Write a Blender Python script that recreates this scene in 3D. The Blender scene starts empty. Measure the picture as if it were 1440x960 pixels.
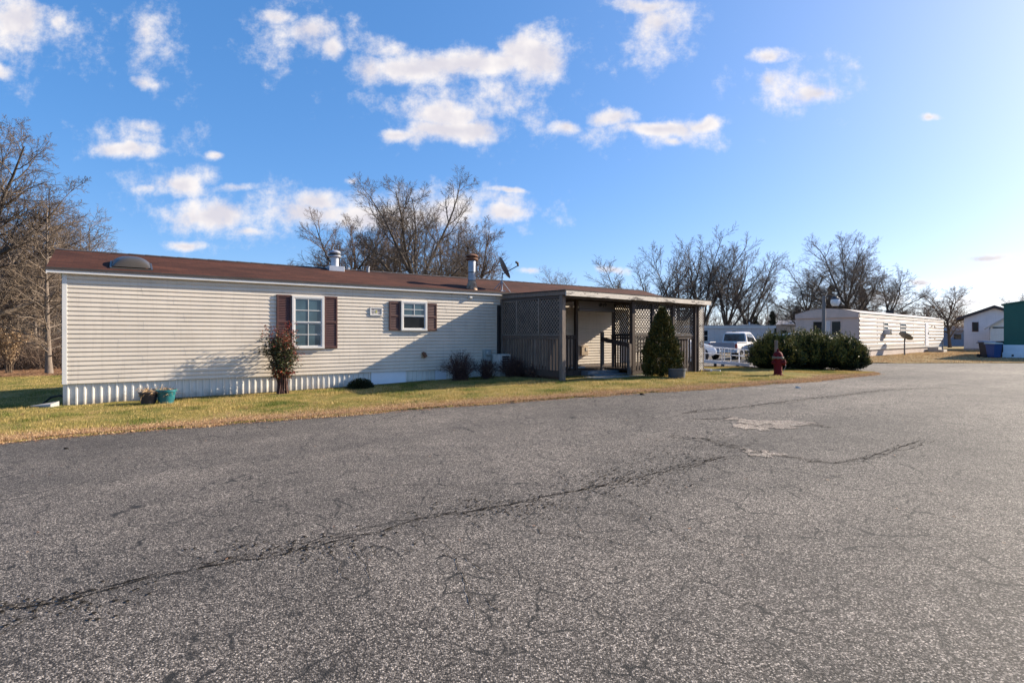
import bpy, bmesh, math, random
import numpy as np
from mathutils import Vector, Matrix, Quaternion

random.seed(7)
scene = bpy.context.scene
col = scene.collection
F = 776.0            # focal length in photo pixels (1440 wide)
CX, HY = 720.0, 473.0
CAMZ = 1.5
rad = math.radians

# ------------------------------------------------------------------ wall frame of the main home
C0 = np.array([-9.77, 12.0])
U = np.array([0.8160, 0.5781]); U /= np.linalg.norm(U)
N = np.array([U[1], -U[0]])          # out of the front wall, towards the road
HOME_ROT = math.atan2(U[1], U[0])

def wl(t, d):
    p = C0 + U * t + N * d
    return float(p[0]), float(p[1])

def td(x, y):
    rx, ry = x - C0[0], y - C0[1]
    return rx * U[0] + ry * U[1], rx * N[0] + ry * N[1]

_ts = np.array([-80, -40, -14, -6, -2.5, 0, 3.5, 7, 9.5, 12, 15, 19, 24, 32, 42, 60, 200], float)
_zs = np.array([-.3, -.28, -.24, -.17, -.09, -.02, 0, .06, .13, .20, .225, .22, .20, .18, .19, .22, .25], float)
_tf = np.linspace(-80, 200, 5601)
_zf = np.interp(_tf, _ts, _zs)
_k = np.exp(-np.linspace(-2.5, 2.5, 61) ** 2); _k /= _k.sum()
_zf = np.convolve(np.pad(_zf, 30, mode='edge'), _k, mode='valid')

def sstep(a, b, x):
    t = np.clip((x - a) / (b - a), 0, 1)
    return t * t * (3 - 2 * t)

def g(x, y):
    x = np.asarray(x, float); y = np.asarray(y, float)
    t = (x - C0[0]) * U[0] + (y - C0[1]) * U[1]
    z = np.interp(t, _tf, _zf)
    return z - 0.45 * sstep(27, 45, y) * (1 - sstep(14, 20, x)) * sstep(-12, 2, x)

def gz(x, y): return float(g(x, y))

def at(px, py):
    """where the ray of a photo pixel meets the terrain"""
    z = 0.0
    for _ in range(40):
        Y = F * (CAMZ - z) / (py - HY)
        X = (px - CX) / F * Y
        z = 0.5 * z + 0.5 * gz(X, Y)
    return X, Y, z

def ray_xy(px, Y): return (px - CX) / F * Y
def ray_z(py, Y): return CAMZ - (py - HY) / F * Y

def wall_t(px, d=0.0):
    """t on the plane at distance d in front of the main wall, seen at photo column px"""
    k = (px - CX) / F
    ox, oy = C0 + N * d
    return (k * oy - ox) / (U[0] - k * U[1])

def wall_z(px, py, d=0.0):
    t = wall_t(px, d)
    return ray_z(py, wl(t, d)[1])

# ------------------------------------------------------------------ object helpers
def setp(o, label=None, cat=None, group=None, kind=None):
    if label: o['label'] = label
    if cat: o['category'] = cat
    if group: o['group'] = group
    if kind: o['kind'] = kind
    return o

def empty(name, loc, rz=0.0, label=None, cat=None, group=None):
    o = bpy.data.objects.new(name, None)
    o.location = loc; o.rotation_euler = (0, 0, rz)
    o.empty_display_size = 0.2
    col.objects.link(o)
    return setp(o, label, cat, group)

def dup(root, loc, rz=0.0, sc=1.0, label=None, group=None):
    r = root.copy(); col.objects.link(r)
    r.location = loc; r.rotation_euler = (0, 0, rz)
    r.scale = (sc, sc, sc) if not isinstance(sc, tuple) else sc
    if label: r['label'] = label
    if group: r['group'] = group
    for ch in root.children:
        c = ch.copy(); col.objects.link(c); c.parent = r
        for gch in ch.children:
            d = gch.copy(); col.objects.link(d); d.parent = c
    return r

def link_mesh(name, me, mats, parent=None, bevel=0.0):
    o = bpy.data.objects.new(name, me)
    for m in (mats if isinstance(mats, (list, tuple)) else [mats]):
        me.materials.append(m)
    col.objects.link(o)
    if parent is not None: o.parent = parent
    if bevel > 0:
        b = o.modifiers.new('bevel', 'BEVEL'); b.width = bevel; b.segments = 2
        b.limit_method = 'ANGLE'; b.angle_limit = rad(40)
    return o

class MB:
    def __init__(self): self.v = []; self.f = []; self.mi = []
    def add(self, vs, fs, mi=0):
        n = len(self.v)
        self.v.extend([tuple(map(float, p)) for p in vs])
        for f in fs:
            self.f.append(tuple(i + n for i in f)); self.mi.append(mi)
        return self
    def box(self, x0, x1, y0, y1, z0, z1, mi=0):
        vs = [(x0,y0,z0),(x1,y0,z0),(x1,y1,z0),(x0,y1,z0),(x0,y0,z1),(x1,y0,z1),(x1,y1,z1),(x0,y1,z1)]
        return self.add(vs, [(0,3,2,1),(4,5,6,7),(0,1,5,4),(1,2,6,5),(2,3,7,6),(3,0,4,7)], mi)
    def hexa(self, vs, mi=0):
        return self.add(vs, [(0,3,2,1),(4,5,6,7),(0,1,5,4),(1,2,6,5),(2,3,7,6),(3,0,4,7)], mi)
    def bar(self, p0, p1, w, h, up=(0,0,1), mi=0):
        p0 = Vector(p0); p1 = Vector(p1); d = (p1 - p0).normalized()
        up = Vector(up)
        if abs(d.dot(up)) > .98: up = Vector((0, 1, 0))
        s = d.cross(up).normalized() * (w / 2); u = s.cross(d).normalized() * (h / 2)
        vs = [p0 - s - u, p0 + s - u, p0 + s + u, p0 - s + u, p1 - s - u, p1 + s - u, p1 + s + u, p1 - s + u]
        return self.add(vs, [(0,1,2,3),(7,6,5,4),(0,4,5,1),(1,5,6,2),(2,6,7,3),(3,7,4,0)], mi)
    def tube(self, pts, rr, n=8, mi=0, cap=True):
        pts = [Vector(p) for p in pts]
        if not hasattr(rr, '__len__'): rr = [rr] * len(pts)
        vs = []; fs = []
        for i, p in enumerate(pts):
            t = (pts[min(i + 1, len(pts) - 1)] - pts[max(i - 1, 0)]).normalized()
            ref = Vector((0, 0, 1)) if abs(t.z) < .9 else Vector((1, 0, 0))
            s = t.cross(ref).normalized(); u = s.cross(t)
            for k in range(n):
                a = 2 * math.pi * k / n
                vs.append(p + (s * math.cos(a) + u * math.sin(a)) * rr[i])
        for i in range(len(pts) - 1):
            for k in range(n):
                fs.append((i*n+k, i*n+(k+1) % n, (i+1)*n+(k+1) % n, (i+1)*n+k))
        if cap:
            fs.append(tuple(range(n))[::-1]); fs.append(tuple((len(pts)-1)*n+k for k in range(n)))
        return self.add(vs, fs, mi)
    def lathe(self, prof, n=20, c=(0, 0, 0), axis='z', mi=0):
        vs = []; fs = []
        for r, h in prof:
            for k in range(n):
                a = 2 * math.pi * k / n
                x, y = r * math.cos(a), r * math.sin(a)
                if axis == 'z': p = (x, y, h)
                elif axis == 'x': p = (h, x, y)
                else: p = (x, h, y)
                vs.append((p[0]+c[0], p[1]+c[1], p[2]+c[2]))
        m = len(prof)
        for i in range(m - 1):
            for k in range(n):
                fs.append((i*n+k, i*n+(k+1) % n, (i+1)*n+(k+1) % n, (i+1)*n+k))
        fs.append(tuple(range(n))[::-1]); fs.append(tuple((m-1)*n+k for k in range(n)))
        return self.add(vs, fs, mi)
    def prism(self, poly, w0, w1, plane='xz', mi=0):
        """poly in a plane, extruded along the third axis from w0 to w1"""
        n = len(poly); vs = []
        for w in (w0, w1):
            for a, b in poly:
                vs.append({'xz': (a, w, b), 'yz': (w, a, b), 'xy': (a, b, w)}[plane])
        fs = [tuple(range(n)), tuple(range(2*n - 1, n - 1, -1))]
        for k in range(n):
            fs.append((k, n + k, n + (k+1) % n, (k+1) % n))
        return self.add(vs, fs, mi)
    def build(self, name, mats, parent=None, smooth=False, bevel=0.0, fix=True):
        me = bpy.data.meshes.new(name)
        me.from_pydata(self.v, [], self.f)
        if fix:
            bm = bmesh.new(); bm.from_mesh(me)
            bmesh.ops.recalc_face_normals(bm, faces=bm.faces)
            bm.to_mesh(me); bm.free()
        me.polygons.foreach_set('material_index', self.mi)
        if smooth:
            me.polygons.foreach_set('use_smooth', [True] * len(me.polygons))
            try: me.set_sharp_from_angle(angle=rad(35))
            except Exception: pass
        me.update()
        return link_mesh(name, me, mats, parent, bevel)

def np_mesh(name, verts, faces, mats, parent=None, smooth=False, mi=None):
    """verts (n,3); faces (m,k) all of one size"""
    verts = np.ascontiguousarray(verts, np.float32); faces = np.ascontiguousarray(faces, np.int32)
    me = bpy.data.meshes.new(name)
    me.vertices.add(len(verts)); me.vertices.foreach_set('co', verts.ravel())
    m, k = faces.shape
    me.loops.add(m * k); me.loops.foreach_set('vertex_index', faces.ravel())
    me.polygons.add(m); me.polygons.foreach_set('loop_start', np.arange(0, m * k, k, dtype=np.int32))
    me.polygons.foreach_set('loop_total', np.full(m, k, np.int32))
    if smooth: me.polygons.foreach_set('use_smooth', np.ones(m, bool))
    if mi is not None: me.polygons.foreach_set('material_index', np.asarray(mi, np.int32))
    me.update(calc_edges=True)
    return link_mesh(name, me, mats, parent)

# ------------------------------------------------------------------ materials
def nt_new(name):
    m = bpy.data.materials.new(name); m.use_nodes = True
    nt = m.node_tree; b = nt.nodes['Principled BSDF']
    return m, nt, b

def nd(nt, typ, **kw):
    n = nt.nodes.new(typ)
    for k, v in kw.items():
        if k.startswith('i_'):
            n.inputs[k[2:].replace('_', ' ')].default_value = v
        else: setattr(n, k, v)
    return n

def ramp(nt, fac, stops, interp='LINEAR'):
    r = nt.nodes.new('ShaderNodeValToRGB'); r.color_ramp.interpolation = interp
    e = r.color_ramp.elements
    while len(e) < len(stops): e.new(.5)
    for el, (p, c) in zip(e, stops):
        el.position = p; el.color = (*c, 1) if len(c) == 3 else c
    nt.links.new(fac, r.inputs['Fac'])
    return r.outputs['Color']

def mix(nt, fac, a, b, mode='MIX'):
    m = nt.nodes.new('ShaderNodeMix'); m.data_type = 'RGBA'; m.blend_type = mode
    for sock, val in ((m.inputs[0], fac), (m.inputs[6], a), (m.inputs[7], b)):
        if hasattr(val, 'links'): nt.links.new(val, sock)
        elif hasattr(val, '__len__'): sock.default_value = (*val, 1) if len(val) == 3 else val
        else: sock.default_value = val
    return m.outputs[2]

def coords(nt, scale=(1, 1, 1), kind='Object'):
    tc = nt.nodes.new('ShaderNodeTexCoord'); mp = nt.nodes.new('ShaderNodeMapping')
    mp.inputs['Scale'].default_value = scale
    nt.links.new(tc.outputs[kind], mp.inputs['Vector'])
    return mp.outputs['Vector']

def noise(nt, vec, scale, detail=4, rough=.55, dist=0):
    n = nd(nt, 'ShaderNodeTexNoise', i_Scale=scale, i_Detail=detail, i_Roughness=rough, i_Distortion=dist)
    nt.links.new(vec, n.inputs['Vector'])
    return n.outputs['Fac']

def bump(nt, b, h, strength=.3, dist=.01):
    n = nd(nt, 'ShaderNodeBump', i_Strength=strength, i_Distance=dist)
    nt.links.new(h, n.inputs['Height']); nt.links.new(n.outputs['Normal'], b.inputs['Normal'])

def simple(name, c, rough=.6, metal=0, var=.25, vscale=3.0, stretch=(1, 1, 1), bmp=0, bscale=60, spec=None, dirt=None, dscale=2.0, dlo=.5, dhi=.75):
    """colour with worn patches, fine grain and optional stains"""
    m, nt, b = nt_new(name)
    v = coords(nt, stretch)
    n1 = noise(nt, v, vscale, 6, .62)
    lo = tuple(max(0, x * (1 - var)) for x in c); hi = tuple(min(1, x * (1 + var)) for x in c)
    cc = ramp(nt, n1, [(.25, lo), (.75, hi)])
    if dirt is not None:
        n2 = noise(nt, v, dscale, 7, .7, .3)
        cc = mix(nt, ramp(nt, n2, [(dlo, (0, 0, 0)), (dhi, (1, 1, 1))]), cc, dirt)
    nt.links.new(cc, b.inputs['Base Color'])
    b.inputs['Roughness'].default_value = rough; b.inputs['Metallic'].default_value = metal
    if spec is not None: b.inputs['Specular IOR Level'].default_value = spec
    if bmp: bump(nt, b, noise(nt, v, bscale, 4), bmp, .01)
    return m

def island(name, stops, rough=.6, patch=None, pscale=.6, trans=0.0):
    """leaves, blades, twigs: each piece takes its own tone"""
    m, nt, b = nt_new(name)
    gm = nt.nodes.new('ShaderNodeNewGeometry')
    cc = ramp(nt, gm.outputs['Random Per Island'], stops)
    if patch is not None:
        v = coords(nt, kind='Object')
        f = ramp(nt, noise(nt, v, pscale, 4, .6), [(.40, (0, 0, 0)), (.52, (1, 1, 1))])
        c2 = ramp(nt, gm.outputs['Random Per Island'], patch)
        cc = mix(nt, f, cc, c2)
    nt.links.new(cc, b.inputs['Base Color'])
    b.inputs['Roughness'].default_value = rough
    b.inputs['Specular IOR Level'].default_value = .3
    if trans:
        out = nt.nodes['Material Output']
        tr = nt.nodes.new('ShaderNodeBsdfTranslucent'); nt.links.new(cc, tr.inputs['Color'])
        ms = nt.nodes.new('ShaderNodeMixShader'); ms.inputs[0].default_value = trans
        nt.links.new(b.outputs[0], ms.inputs[1]); nt.links.new(tr.outputs[0], ms.inputs[2])
        nt.links.new(ms.outputs[0], out.inputs['Surface'])
    return m

def glass(name, c=(.06, .09, .11), rough=.06, spec=.7):
    m, nt, b = nt_new(name)
    v = coords(nt)
    nt.links.new(ramp(nt, noise(nt, v, 2.5, 3), [(.3, tuple(x*.7 for x in c)), (.7, tuple(x*1.25 for x in c))]), b.inputs['Base Color'])
    b.inputs['Roughness'].default_value = rough; b.inputs['IOR'].default_value = 1.52
    b.inputs['Specular IOR Level'].default_value = spec
    bump(nt, b, noise(nt, v, 3, 2), .03, .01)
    return m

M = {}
# vinyl siding: chalky beige with rain streaks and a few darker grimy bands
def siding_mat(name, c, streak):
    m, nt, b = nt_new(name)
    v = coords(nt)
    base = ramp(nt, noise(nt, v, 1.1, 6, .6), [(.3, tuple(x*.9 for x in c)), (.7, tuple(min(1, x*1.06) for x in c))])
    vs = coords(nt, (5.5, 1, .35))
    st = ramp(nt, noise(nt, vs, 2.2, 6, .65), [(.52, (0, 0, 0)), (.8, (.55, .55, .55))])
    cc = mix(nt, st, base, streak)
    vg = coords(nt, (.6, 1, 9))
    gr = ramp(nt, noise(nt, vg, 1.6, 5, .6), [(.5, (0, 0, 0)), (.78, (.4, .4, .4))])
    cc = mix(nt, gr, cc, streak)
    nt.links.new(cc, b.inputs['Base Color'])
    b.inputs['Roughness'].default_value = .5
    bump(nt, b, noise(nt, coords(nt, (3, 3, 40)), 9, 4), .06, .004)
    return m
M['siding'] = siding_mat('beige_vinyl', (.69, .605, .50), (.45, .385, .315))
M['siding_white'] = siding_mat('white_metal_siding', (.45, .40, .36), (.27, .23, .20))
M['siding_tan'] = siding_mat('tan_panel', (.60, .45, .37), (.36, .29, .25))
M['siding_plain'] = siding_mat('plain_white_siding', (.72, .70, .70), (.45, .45, .46))
M['siding_pink'] = siding_mat('pale_panel', (.66, .58, .54), (.38, .35, .35))
M['green'] = siding_mat('green_siding', (.010, .105, .075), (.012, .075, .06))
M['white'] = simple('white_trim', (.66, .64, .61), .45, var=.08, vscale=4, dirt=(.45, .42, .38), dlo=.6, dhi=.85)
def skirt_mat(name, c):
    """painted metal with rain-splashed soil along its foot"""
    m, nt, b = nt_new(name); v = coords(nt)
    base = ramp(nt, noise(nt, v, 2, 6, .6), [(.3, tuple(x*.88 for x in c)), (.7, c)])
    base = mix(nt, ramp(nt, noise(nt, coords(nt, (7, 1, .6)), 2, 6, .7), [(.55, (0, 0, 0)), (.85, (.6, .6, .6))]), base, (.40, .34, .27))
    sp = nt.nodes.new('ShaderNodeSeparateXYZ'); nt.links.new(v, sp.inputs[0])
    mr = nt.nodes.new('ShaderNodeMath'); mr.operation = 'MULTIPLY_ADD'; nt.links.new(noise(nt, v, 7, 6, .7), mr.inputs[0]); mr.inputs[1].default_value = .42; nt.links.new(sp.outputs['Z'], mr.inputs[2])
    f = ramp(nt, mr.outputs[0], [(.18, (.75, .75, .75)), (.42, (0, 0, 0))])
    cc = mix(nt, f, base, (.24, .19, .13))
    nt.links.new(cc, b.inputs['Base Color']); b.inputs['Roughness'].default_value = .45
    return m
M['skirt'] = skirt_mat('white_skirting_metal', (.74, .71, .65))
M['skirt_new'] = simple('newer_white_panel', (.80, .82, .86), .4, var=.06, dirt=(.5, .48, .45), dlo=.6, dhi=.9)
M['shutter'] = simple('brown_shutter', (.075, .028, .022), .5, var=.25, vscale=5)
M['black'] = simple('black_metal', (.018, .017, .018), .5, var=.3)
M['rubber'] = simple('rubber', (.02, .02, .02), .8, var=.3)
M['pane'] = glass('window_pane', (.055, .10, .125), .05)
M['pane_dark'] = glass('dark_pane', (.014, .015, .018), .08, .18)
M['galv'] = simple('galvanised_steel', (.30, .32, .36), .42, metal=.45, var=.25, vscale=6, dirt=(.16, .07, .035), dscale=4, dlo=.55, dhi=.75)
M['galv_clean'] = simple('bright_galvanised', (.48, .49, .52), .4, metal=.5, var=.15, vscale=8)
M['rust'] = simple('rusted_metal', (.15, .065, .035), .8, var=.5, vscale=14, bmp=.3)
M['rust_pale'] = simple('rust_stained_boot', (.36, .25, .17), .6, metal=.3, var=.5, vscale=6, dirt=(.17, .07, .03), dscale=7, dlo=.45, dhi=.65)  # paler rust-stained metal of the chimney boot
M['bronze'] = simple('bronze_acrylic', (.060, .050, .038), .35, var=.12)
M['wood'] = simple('weathered_wood', (.185, .143, .115), .85, var=.45, vscale=5, stretch=(6, 6, .8), bmp=.35, bscale=30, dirt=(.09, .075, .065), dscale=3.5)
M['wood_mid'] = simple('grey_brown_pickets', (.13, .098, .077), .85, var=.4, vscale=5, stretch=(6, 6, .8), bmp=.3, bscale=30, dirt=(.06, .05, .045), dscale=3.5)
M['wood_dark'] = simple('dark_weathered_wood', (.07, .047, .036), .85, var=.45, vscale=6, stretch=(5, 5, .8), bmp=.35, bscale=30, dirt=(.03, .024, .02), dscale=3.5)
M['wood_beam'] = simple('weathered_beam', (.075, .056, .046), .85, var=.45, vscale=5, stretch=(.8, 6, 6), bmp=.3, bscale=30)
M['fascia'] = simple('peeling_paint_fascia', (.66, .58, .48), .75, var=.2, vscale=3, stretch=(1, 3, 5), dirt=(.085, .07, .06), dscale=1.5, dlo=.54, dhi=.60, bmp=.2)
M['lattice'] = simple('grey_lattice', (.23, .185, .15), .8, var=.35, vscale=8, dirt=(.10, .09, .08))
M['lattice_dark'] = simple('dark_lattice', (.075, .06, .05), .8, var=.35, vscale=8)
M['worn_patch'] = simple('worn_asphalt_patch', (.20, .19, .185), .9, var=.3, vscale=30, bmp=.4, bscale=120, dirt=(.09, .085, .08), dscale=25, dlo=.5, dhi=.6)
M['tar'] = simple('rolled_roofing', (.05, .046, .043), .9, var=.4, vscale=3, bmp=.3)
M['concrete'] = simple('concrete', (.40, .37, .34), .9, var=.25, vscale=5, bmp=.3, bscale=90)
M['concrete_patch'] = simple('pale_concrete_patch', (.36, .315, .29), .9, var=.22, vscale=12, bmp=.5, bscale=120, dirt=(.12, .105, .10), dscale=9, dlo=.55, dhi=.75)
M['block_blue'] = simple('grey_blue_step', (.17, .20, .23), .85, var=.3, vscale=6, bmp=.3)
M['crack'] = simple('dark_gap', (.020, .018, .016), 1, var=.4, vscale=20, spec=0)
M['crack_soft'] = simple('worn_gap', (.04, .037, .034), 1, var=.4, vscale=20, spec=0)
M['hydrant'] = simple('faded_red_paint', (.12, .010, .013), .75, spec=.15, var=.3, vscale=9, dirt=(.08, .02, .02), dscale=8, bmp=.15, bscale=40)
M['hydrant_ring'] = simple('grey_flange', (.17, .15, .12), .7, var=.3)
M['alu'] = simple('white_aluminium', (.82, .82, .84), .35, var=.06)
M['car_white'] = simple('white_car_paint', (.82, .82, .84), .18, var=.03)
M['car_silver'] = simple('pale_truck_paint', (.74, .71, .70), .25, var=.05)
M['car_grey'] = simple('grey_tailgate', (.26, .26, .29), .35, var=.1)
M['car_blue'] = simple('dark_blue_paint', (.012, .016, .045), .15, var=.1)
M['car_glass'] = glass('car_glass', (.015, .018, .022), .04)
M['rim'] = simple('alloy_rim', (.55, .55, .57), .3, metal=.8, var=.1)
M['lamp_red'] = simple('red_lens', (.25, .015, .015), .2, var=.1)
M['lamp_clear'] = simple('clear_lens', (.75, .76, .78), .1, var=.05)
M['bin_blue'] = simple('blue_bin_plastic', (.004, .055, .20), .45, var=.15)
M['bin_black'] = simple('black_bin_plastic', (.015, .018, .03), .45, var=.15)
M['bin_lid'] = simple('pale_bin_lid', (.48, .50, .44), .45, var=.12)
M['bin_lid_blue'] = simple('grey_blue_lid', (.16, .19, .27), .4, var=.12)
M['teal'] = simple('teal_pot', (.008, .13, .15), .45, var=.3, vscale=7, dirt=(.02, .04, .045), dscale=6)
M['pot_grey'] = simple('grey_tub', (.075, .08, .09), .8, var=.25, vscale=7)
M['pot_white'] = simple('white_planter', (.62, .58, .52), .6, var=.15, dirt=(.3, .26, .2))
M['straw'] = island('dry_stems', [(0, (.20, .12, .06)), (.5, (.36, .24, .13)), (1, (.50, .36, .21))], .8)
M['meter'] = simple('meter_grey', (.33, .35, .33), .5, var=.15)
M['yellow_green'] = simple('placard_emblem', (.45, .42, .12), .5, var=.2)
M['plaque_grey'] = simple('placard_face', (.50, .47, .43), .6, var=.25, vscale=30)
M['plaque_mark'] = simple('placard_mark', (.16, .14, .17), .6, var=.2)
M['blind'] = simple('rolled_blind', (.21, .19, .19), .75, var=.3, vscale=6, stretch=(.4, 6, 20))
M['tan_box'] = simple('tan_box', (.48, .36, .24), .6, var=.15)
M['cabinet_blue'] = simple('blue_grey_panel', (.20, .23, .29), .55, var=.2)
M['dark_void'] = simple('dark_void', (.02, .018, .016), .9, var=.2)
M['pole'] = simple('grey_pole', (.17, .16, .155), .85, var=.35, vscale=5, stretch=(5, 5, .6), bmp=.3)
M['dish'] = simple('dark_dish', (.13, .13, .135), .5, var=.2)
M['roof_dark'] = simple('dark_eave', (.05, .04, .038), .8, var=.3)

def shingle_mat():
    m, nt, b = nt_new('brown_shingle')
    v = coords(nt)
    # object space of the roof: x along the home, y up the slope
    br = nd(nt, 'ShaderNodeTexBrick', i_Scale=1.0, i_Mortar_Size=.006, i_Brick_Width=.30, i_Row_Height=.135)
    br.inputs['Color1'].default_value = (.052, .020, .013, 1); br.inputs['Color2'].default_value = (.074, .030, .019, 1)
    br.inputs['Mortar'].default_value = (.04, .018, .013, 1)
    nt.links.new(v, br.inputs['Vector'])
    spk = ramp(nt, noise(nt, v, 110, 2), [(.3, (.55, .5, .5)), (.7, (1.45, 1.35, 1.3))])
    cc = mix(nt, 1.0, br.outputs['Color'], spk, 'MULTIPLY')
    big = ramp(nt, noise(nt, coords(nt, (.5, 1.6, 1)), 1.0, 6, .65), [(.28, (.50, .48, .48)), (.72, (1.4, 1.32, 1.25))])
    cc = mix(nt, 1.0, cc, big, 'MULTIPLY')
    nt.links.new(cc, b.inputs['Base Color']); b.inputs['Roughness'].default_value = .95
    b.inputs['Specular IOR Level'].default_value = .2
    bump(nt, b, br.outputs['Fac'], -.4, .006)
    return m
M['shingle'] = shingle_mat()

def asphalt_mat(name='worn_asphalt', gain=1.38, tint=(1, 1, 1), web=True):
    m, nt, b = nt_new(name)
    v = coords(nt)
    vo = nd(nt, 'ShaderNodeTexVoronoi', i_Scale=122.0, i_Randomness=1.0); nt.links.new(v, vo.inputs['Vector'])
    sep = nt.nodes.new('ShaderNodeSeparateColor'); nt.links.new(vo.outputs['Color'], sep.inputs[0])
    pal = [(0, (.019, .017, .0155)), (.30, (.050, .045, .041)), (.60, (.108, .098, .089)), (.86, (.198, .180, .163)), (1, (.38, .345, .31))]
    pal = [(p, tuple(min(.9, x*gain*t_) for x, t_ in zip(c_, tint))) for p, c_ in pal]
    stone = ramp(nt, sep.outputs[0], pal)
    rim = ramp(nt, vo.outputs['Distance'], [(.35, (1, 1, 1)), (.8, (.22, .21, .21))])
    cc = mix(nt, 1.0, stone, rim, 'MULTIPLY')
    n2 = ramp(nt, noise(nt, v, 26, 5, .7), [(.3, (.62, .61, .61)), (.7, (1.4, 1.39, 1.38))])
    cc = mix(nt, 1.0, cc, n2, 'MULTIPLY')
    # wear: lanes and patches of paler, dustier stone and of dark binder
    vl = coords(nt, (1, 1, 1))
    w1 = ramp(nt, noise(nt, vl, .20, 5, .6, .4), [(.3, (.66, .655, .655)), (.7, (1.30, 1.28, 1.25))])
    cc = mix(nt, 1.0, cc, w1, 'MULTIPLY')
    w2 = ramp(nt, noise(nt, vl, 1.6, 6, .7, .3), [(.3, (.78, .78, .78)), (.68, (1.18, 1.17, 1.16))])
    cc = mix(nt, 1.0, cc, w2, 'MULTIPLY')
    # two dusty wheel lanes along the road and a few oil drips
    rot = nt.nodes.new('ShaderNodeMapping'); rot.inputs['Rotation'].default_value = (0, 0, -HOME_ROT); nt.links.new(v, rot.inputs['Vector'])
    st_ = nt.nodes.new('ShaderNodeMapping'); st_.inputs['Scale'].default_value = (.05, .55, 1); nt.links.new(rot.outputs[0], st_.inputs['Vector'])
    w3 = ramp(nt, noise(nt, st_.outputs[0], 1.0, 3, .5, .2), [(.35, (.84, .84, .84)), (.65, (1.16, 1.15, 1.13))])
    cc = mix(nt, 1.0, cc, w3, 'MULTIPLY')
    oil = ramp(nt, noise(nt, vl, .9, 3, .5), [(.70, (1, 1, 1)), (.78, (.62, .61, .60))])
    cc = mix(nt, 1.0, cc, oil, 'MULTIPLY')
    # hairline map cracking
    wob = nd(nt, 'ShaderNodeTexNoise', i_Scale=2.2, i_Detail=5.0); nt.links.new(v, wob.inputs['Vector'])
    add = nt.nodes.new('ShaderNodeVectorMath'); add.operation = 'MULTIPLY_ADD'
    nt.links.new(wob.outputs['Color'], add.inputs[0]); add.inputs[1].default_value = (.5, .5, 0); nt.links.new(v, add.inputs[2])
    vc = nd(nt, 'ShaderNodeTexVoronoi', feature='DISTANCE_TO_EDGE', i_Scale=2.3); nt.links.new(add.outputs[0], vc.inputs['Vector'])
    line = ramp(nt, vc.outputs['Distance'], [(.006, (1, 1, 1)), (.020, (0, 0, 0))])
    msk = ramp(nt, noise(nt, v, .5, 4, .6), [(.36, (0, 0, 0)), (.46, (1, 1, 1))])
    msk2 = ramp(nt, noise(nt, v, 7, 3, .6), [(.40, (0, 0, 0)), (.52, (1, 1, 1))])
    lm = mix(nt, 1.0, mix(nt, 1.0, line, msk, 'MULTIPLY'), msk2, 'MULTIPLY')
    if web: cc = mix(nt, lm, cc, (.016, .015, .014))
    nt.links.new(cc, b.inputs['Base Color'])
    b.inputs['Roughness'].default_value = .82; b.inputs['Specular IOR Level'].default_value = .35
    inv = ramp(nt, vo.outputs['Distance'], [(0, (1, 1, 1)), (.8, (0, 0, 0))])
    hgt = mix(nt, .5, inv, sep.outputs[0])
    bump(nt, b, hgt, .75, .006)
    return m
M['asphalt'] = asphalt_mat()
M['concrete_patch'] = asphalt_mat('pale_worn_patch', 3.1, (1.02, .95, .88), False)
M['worn_patch'] = asphalt_mat('slightly_pale_patch', 1.5, (1, .98, .95), False)

def soil_mat(name, a, bb, c):
    m, nt, b = nt_new(name)
    v = coords(nt)
    n1 = ramp(nt, noise(nt, v, .8, 7, .65), [(.32, a), (.5, bb), (.68, c)])
    n2 = ramp(nt, noise(nt, v, 22, 5, .7), [(.3, (.6, .6, .6)), (.7, (1.4, 1.4, 1.4))])
    cc = mix(nt, 1.0, n1, n2, 'MULTIPLY')
    nt.links.new(cc, b.inputs['Base Color']); b.inputs['Roughness'].default_value = 1
    b.inputs['Specular IOR Level'].default_value = .1
    bump(nt, b, noise(nt, v, 40, 5, .7), .6, .03)
    return m
M['lawn'] = soil_mat('winter_lawn', (.085, .105, .020), (.21, .165, .048), (.36, .25, .10))
M['lawn_dry'] = soil_mat('dry_lawn', (.15, .12, .045), (.26, .19, .085), (.36, .26, .125))
M['ground'] = soil_mat('open_ground', (.10, .085, .035), (.17, .13, .06), (.22, .16, .08))
M['litter'] = soil_mat('leaf_litter', (.14, .075, .04), (.22, .125, .065), (.30, .18, .10))
M['grass'] = island('grass_blades', [(0, (.038, .080, .008)), (.5, (.085, .135, .014)), (.85, (.18, .20, .032)), (1, (.40, .32, .11))], .6,
                    patch=[(0, (.20, .17, .035)), (.4, (.42, .31, .095)), (1, (.62, .45, .20))], pscale=.9, trans=.25)
M['dry'] = island('dry_grass_and_leaves', [(0, (.19, .085, .035)), (.3, (.40, .24, .11)), (.7, (.62, .42, .23)), (1, (.76, .57, .36))], .8, trans=.15)
M['leaf_brown'] = island('fallen_leaves', [(0, (.09, .04, .025)), (.5, (.20, .10, .055)), (1, (.36, .21, .12))], .7)
M['bark'] = simple('grey_bark', (.085, .068, .055), .95, var=.45, vscale=4, stretch=(4, 4, 1), bmp=.5, bscale=14)
M['bark_pale'] = simple('pale_bark', (.17, .135, .11), .95, var=.4, vscale=5, stretch=(3, 3, 1), bmp=.4, bscale=14)
M['twig'] = simple('twigs', (.125, .098, .080), .9, var=.35, vscale=1.5)
M['twig_brown'] = simple('brown_twigs', (.165, .115, .086), .9, var=.35, vscale=1.5)
M['twig_tan'] = simple('tan_twigs', (.19, .14, .10), .9, var=.3, vscale=1.5)
M['twig_red'] = simple('reddish_twigs', (.085, .042, .036), .9, var=.35, vscale=2)
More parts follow.
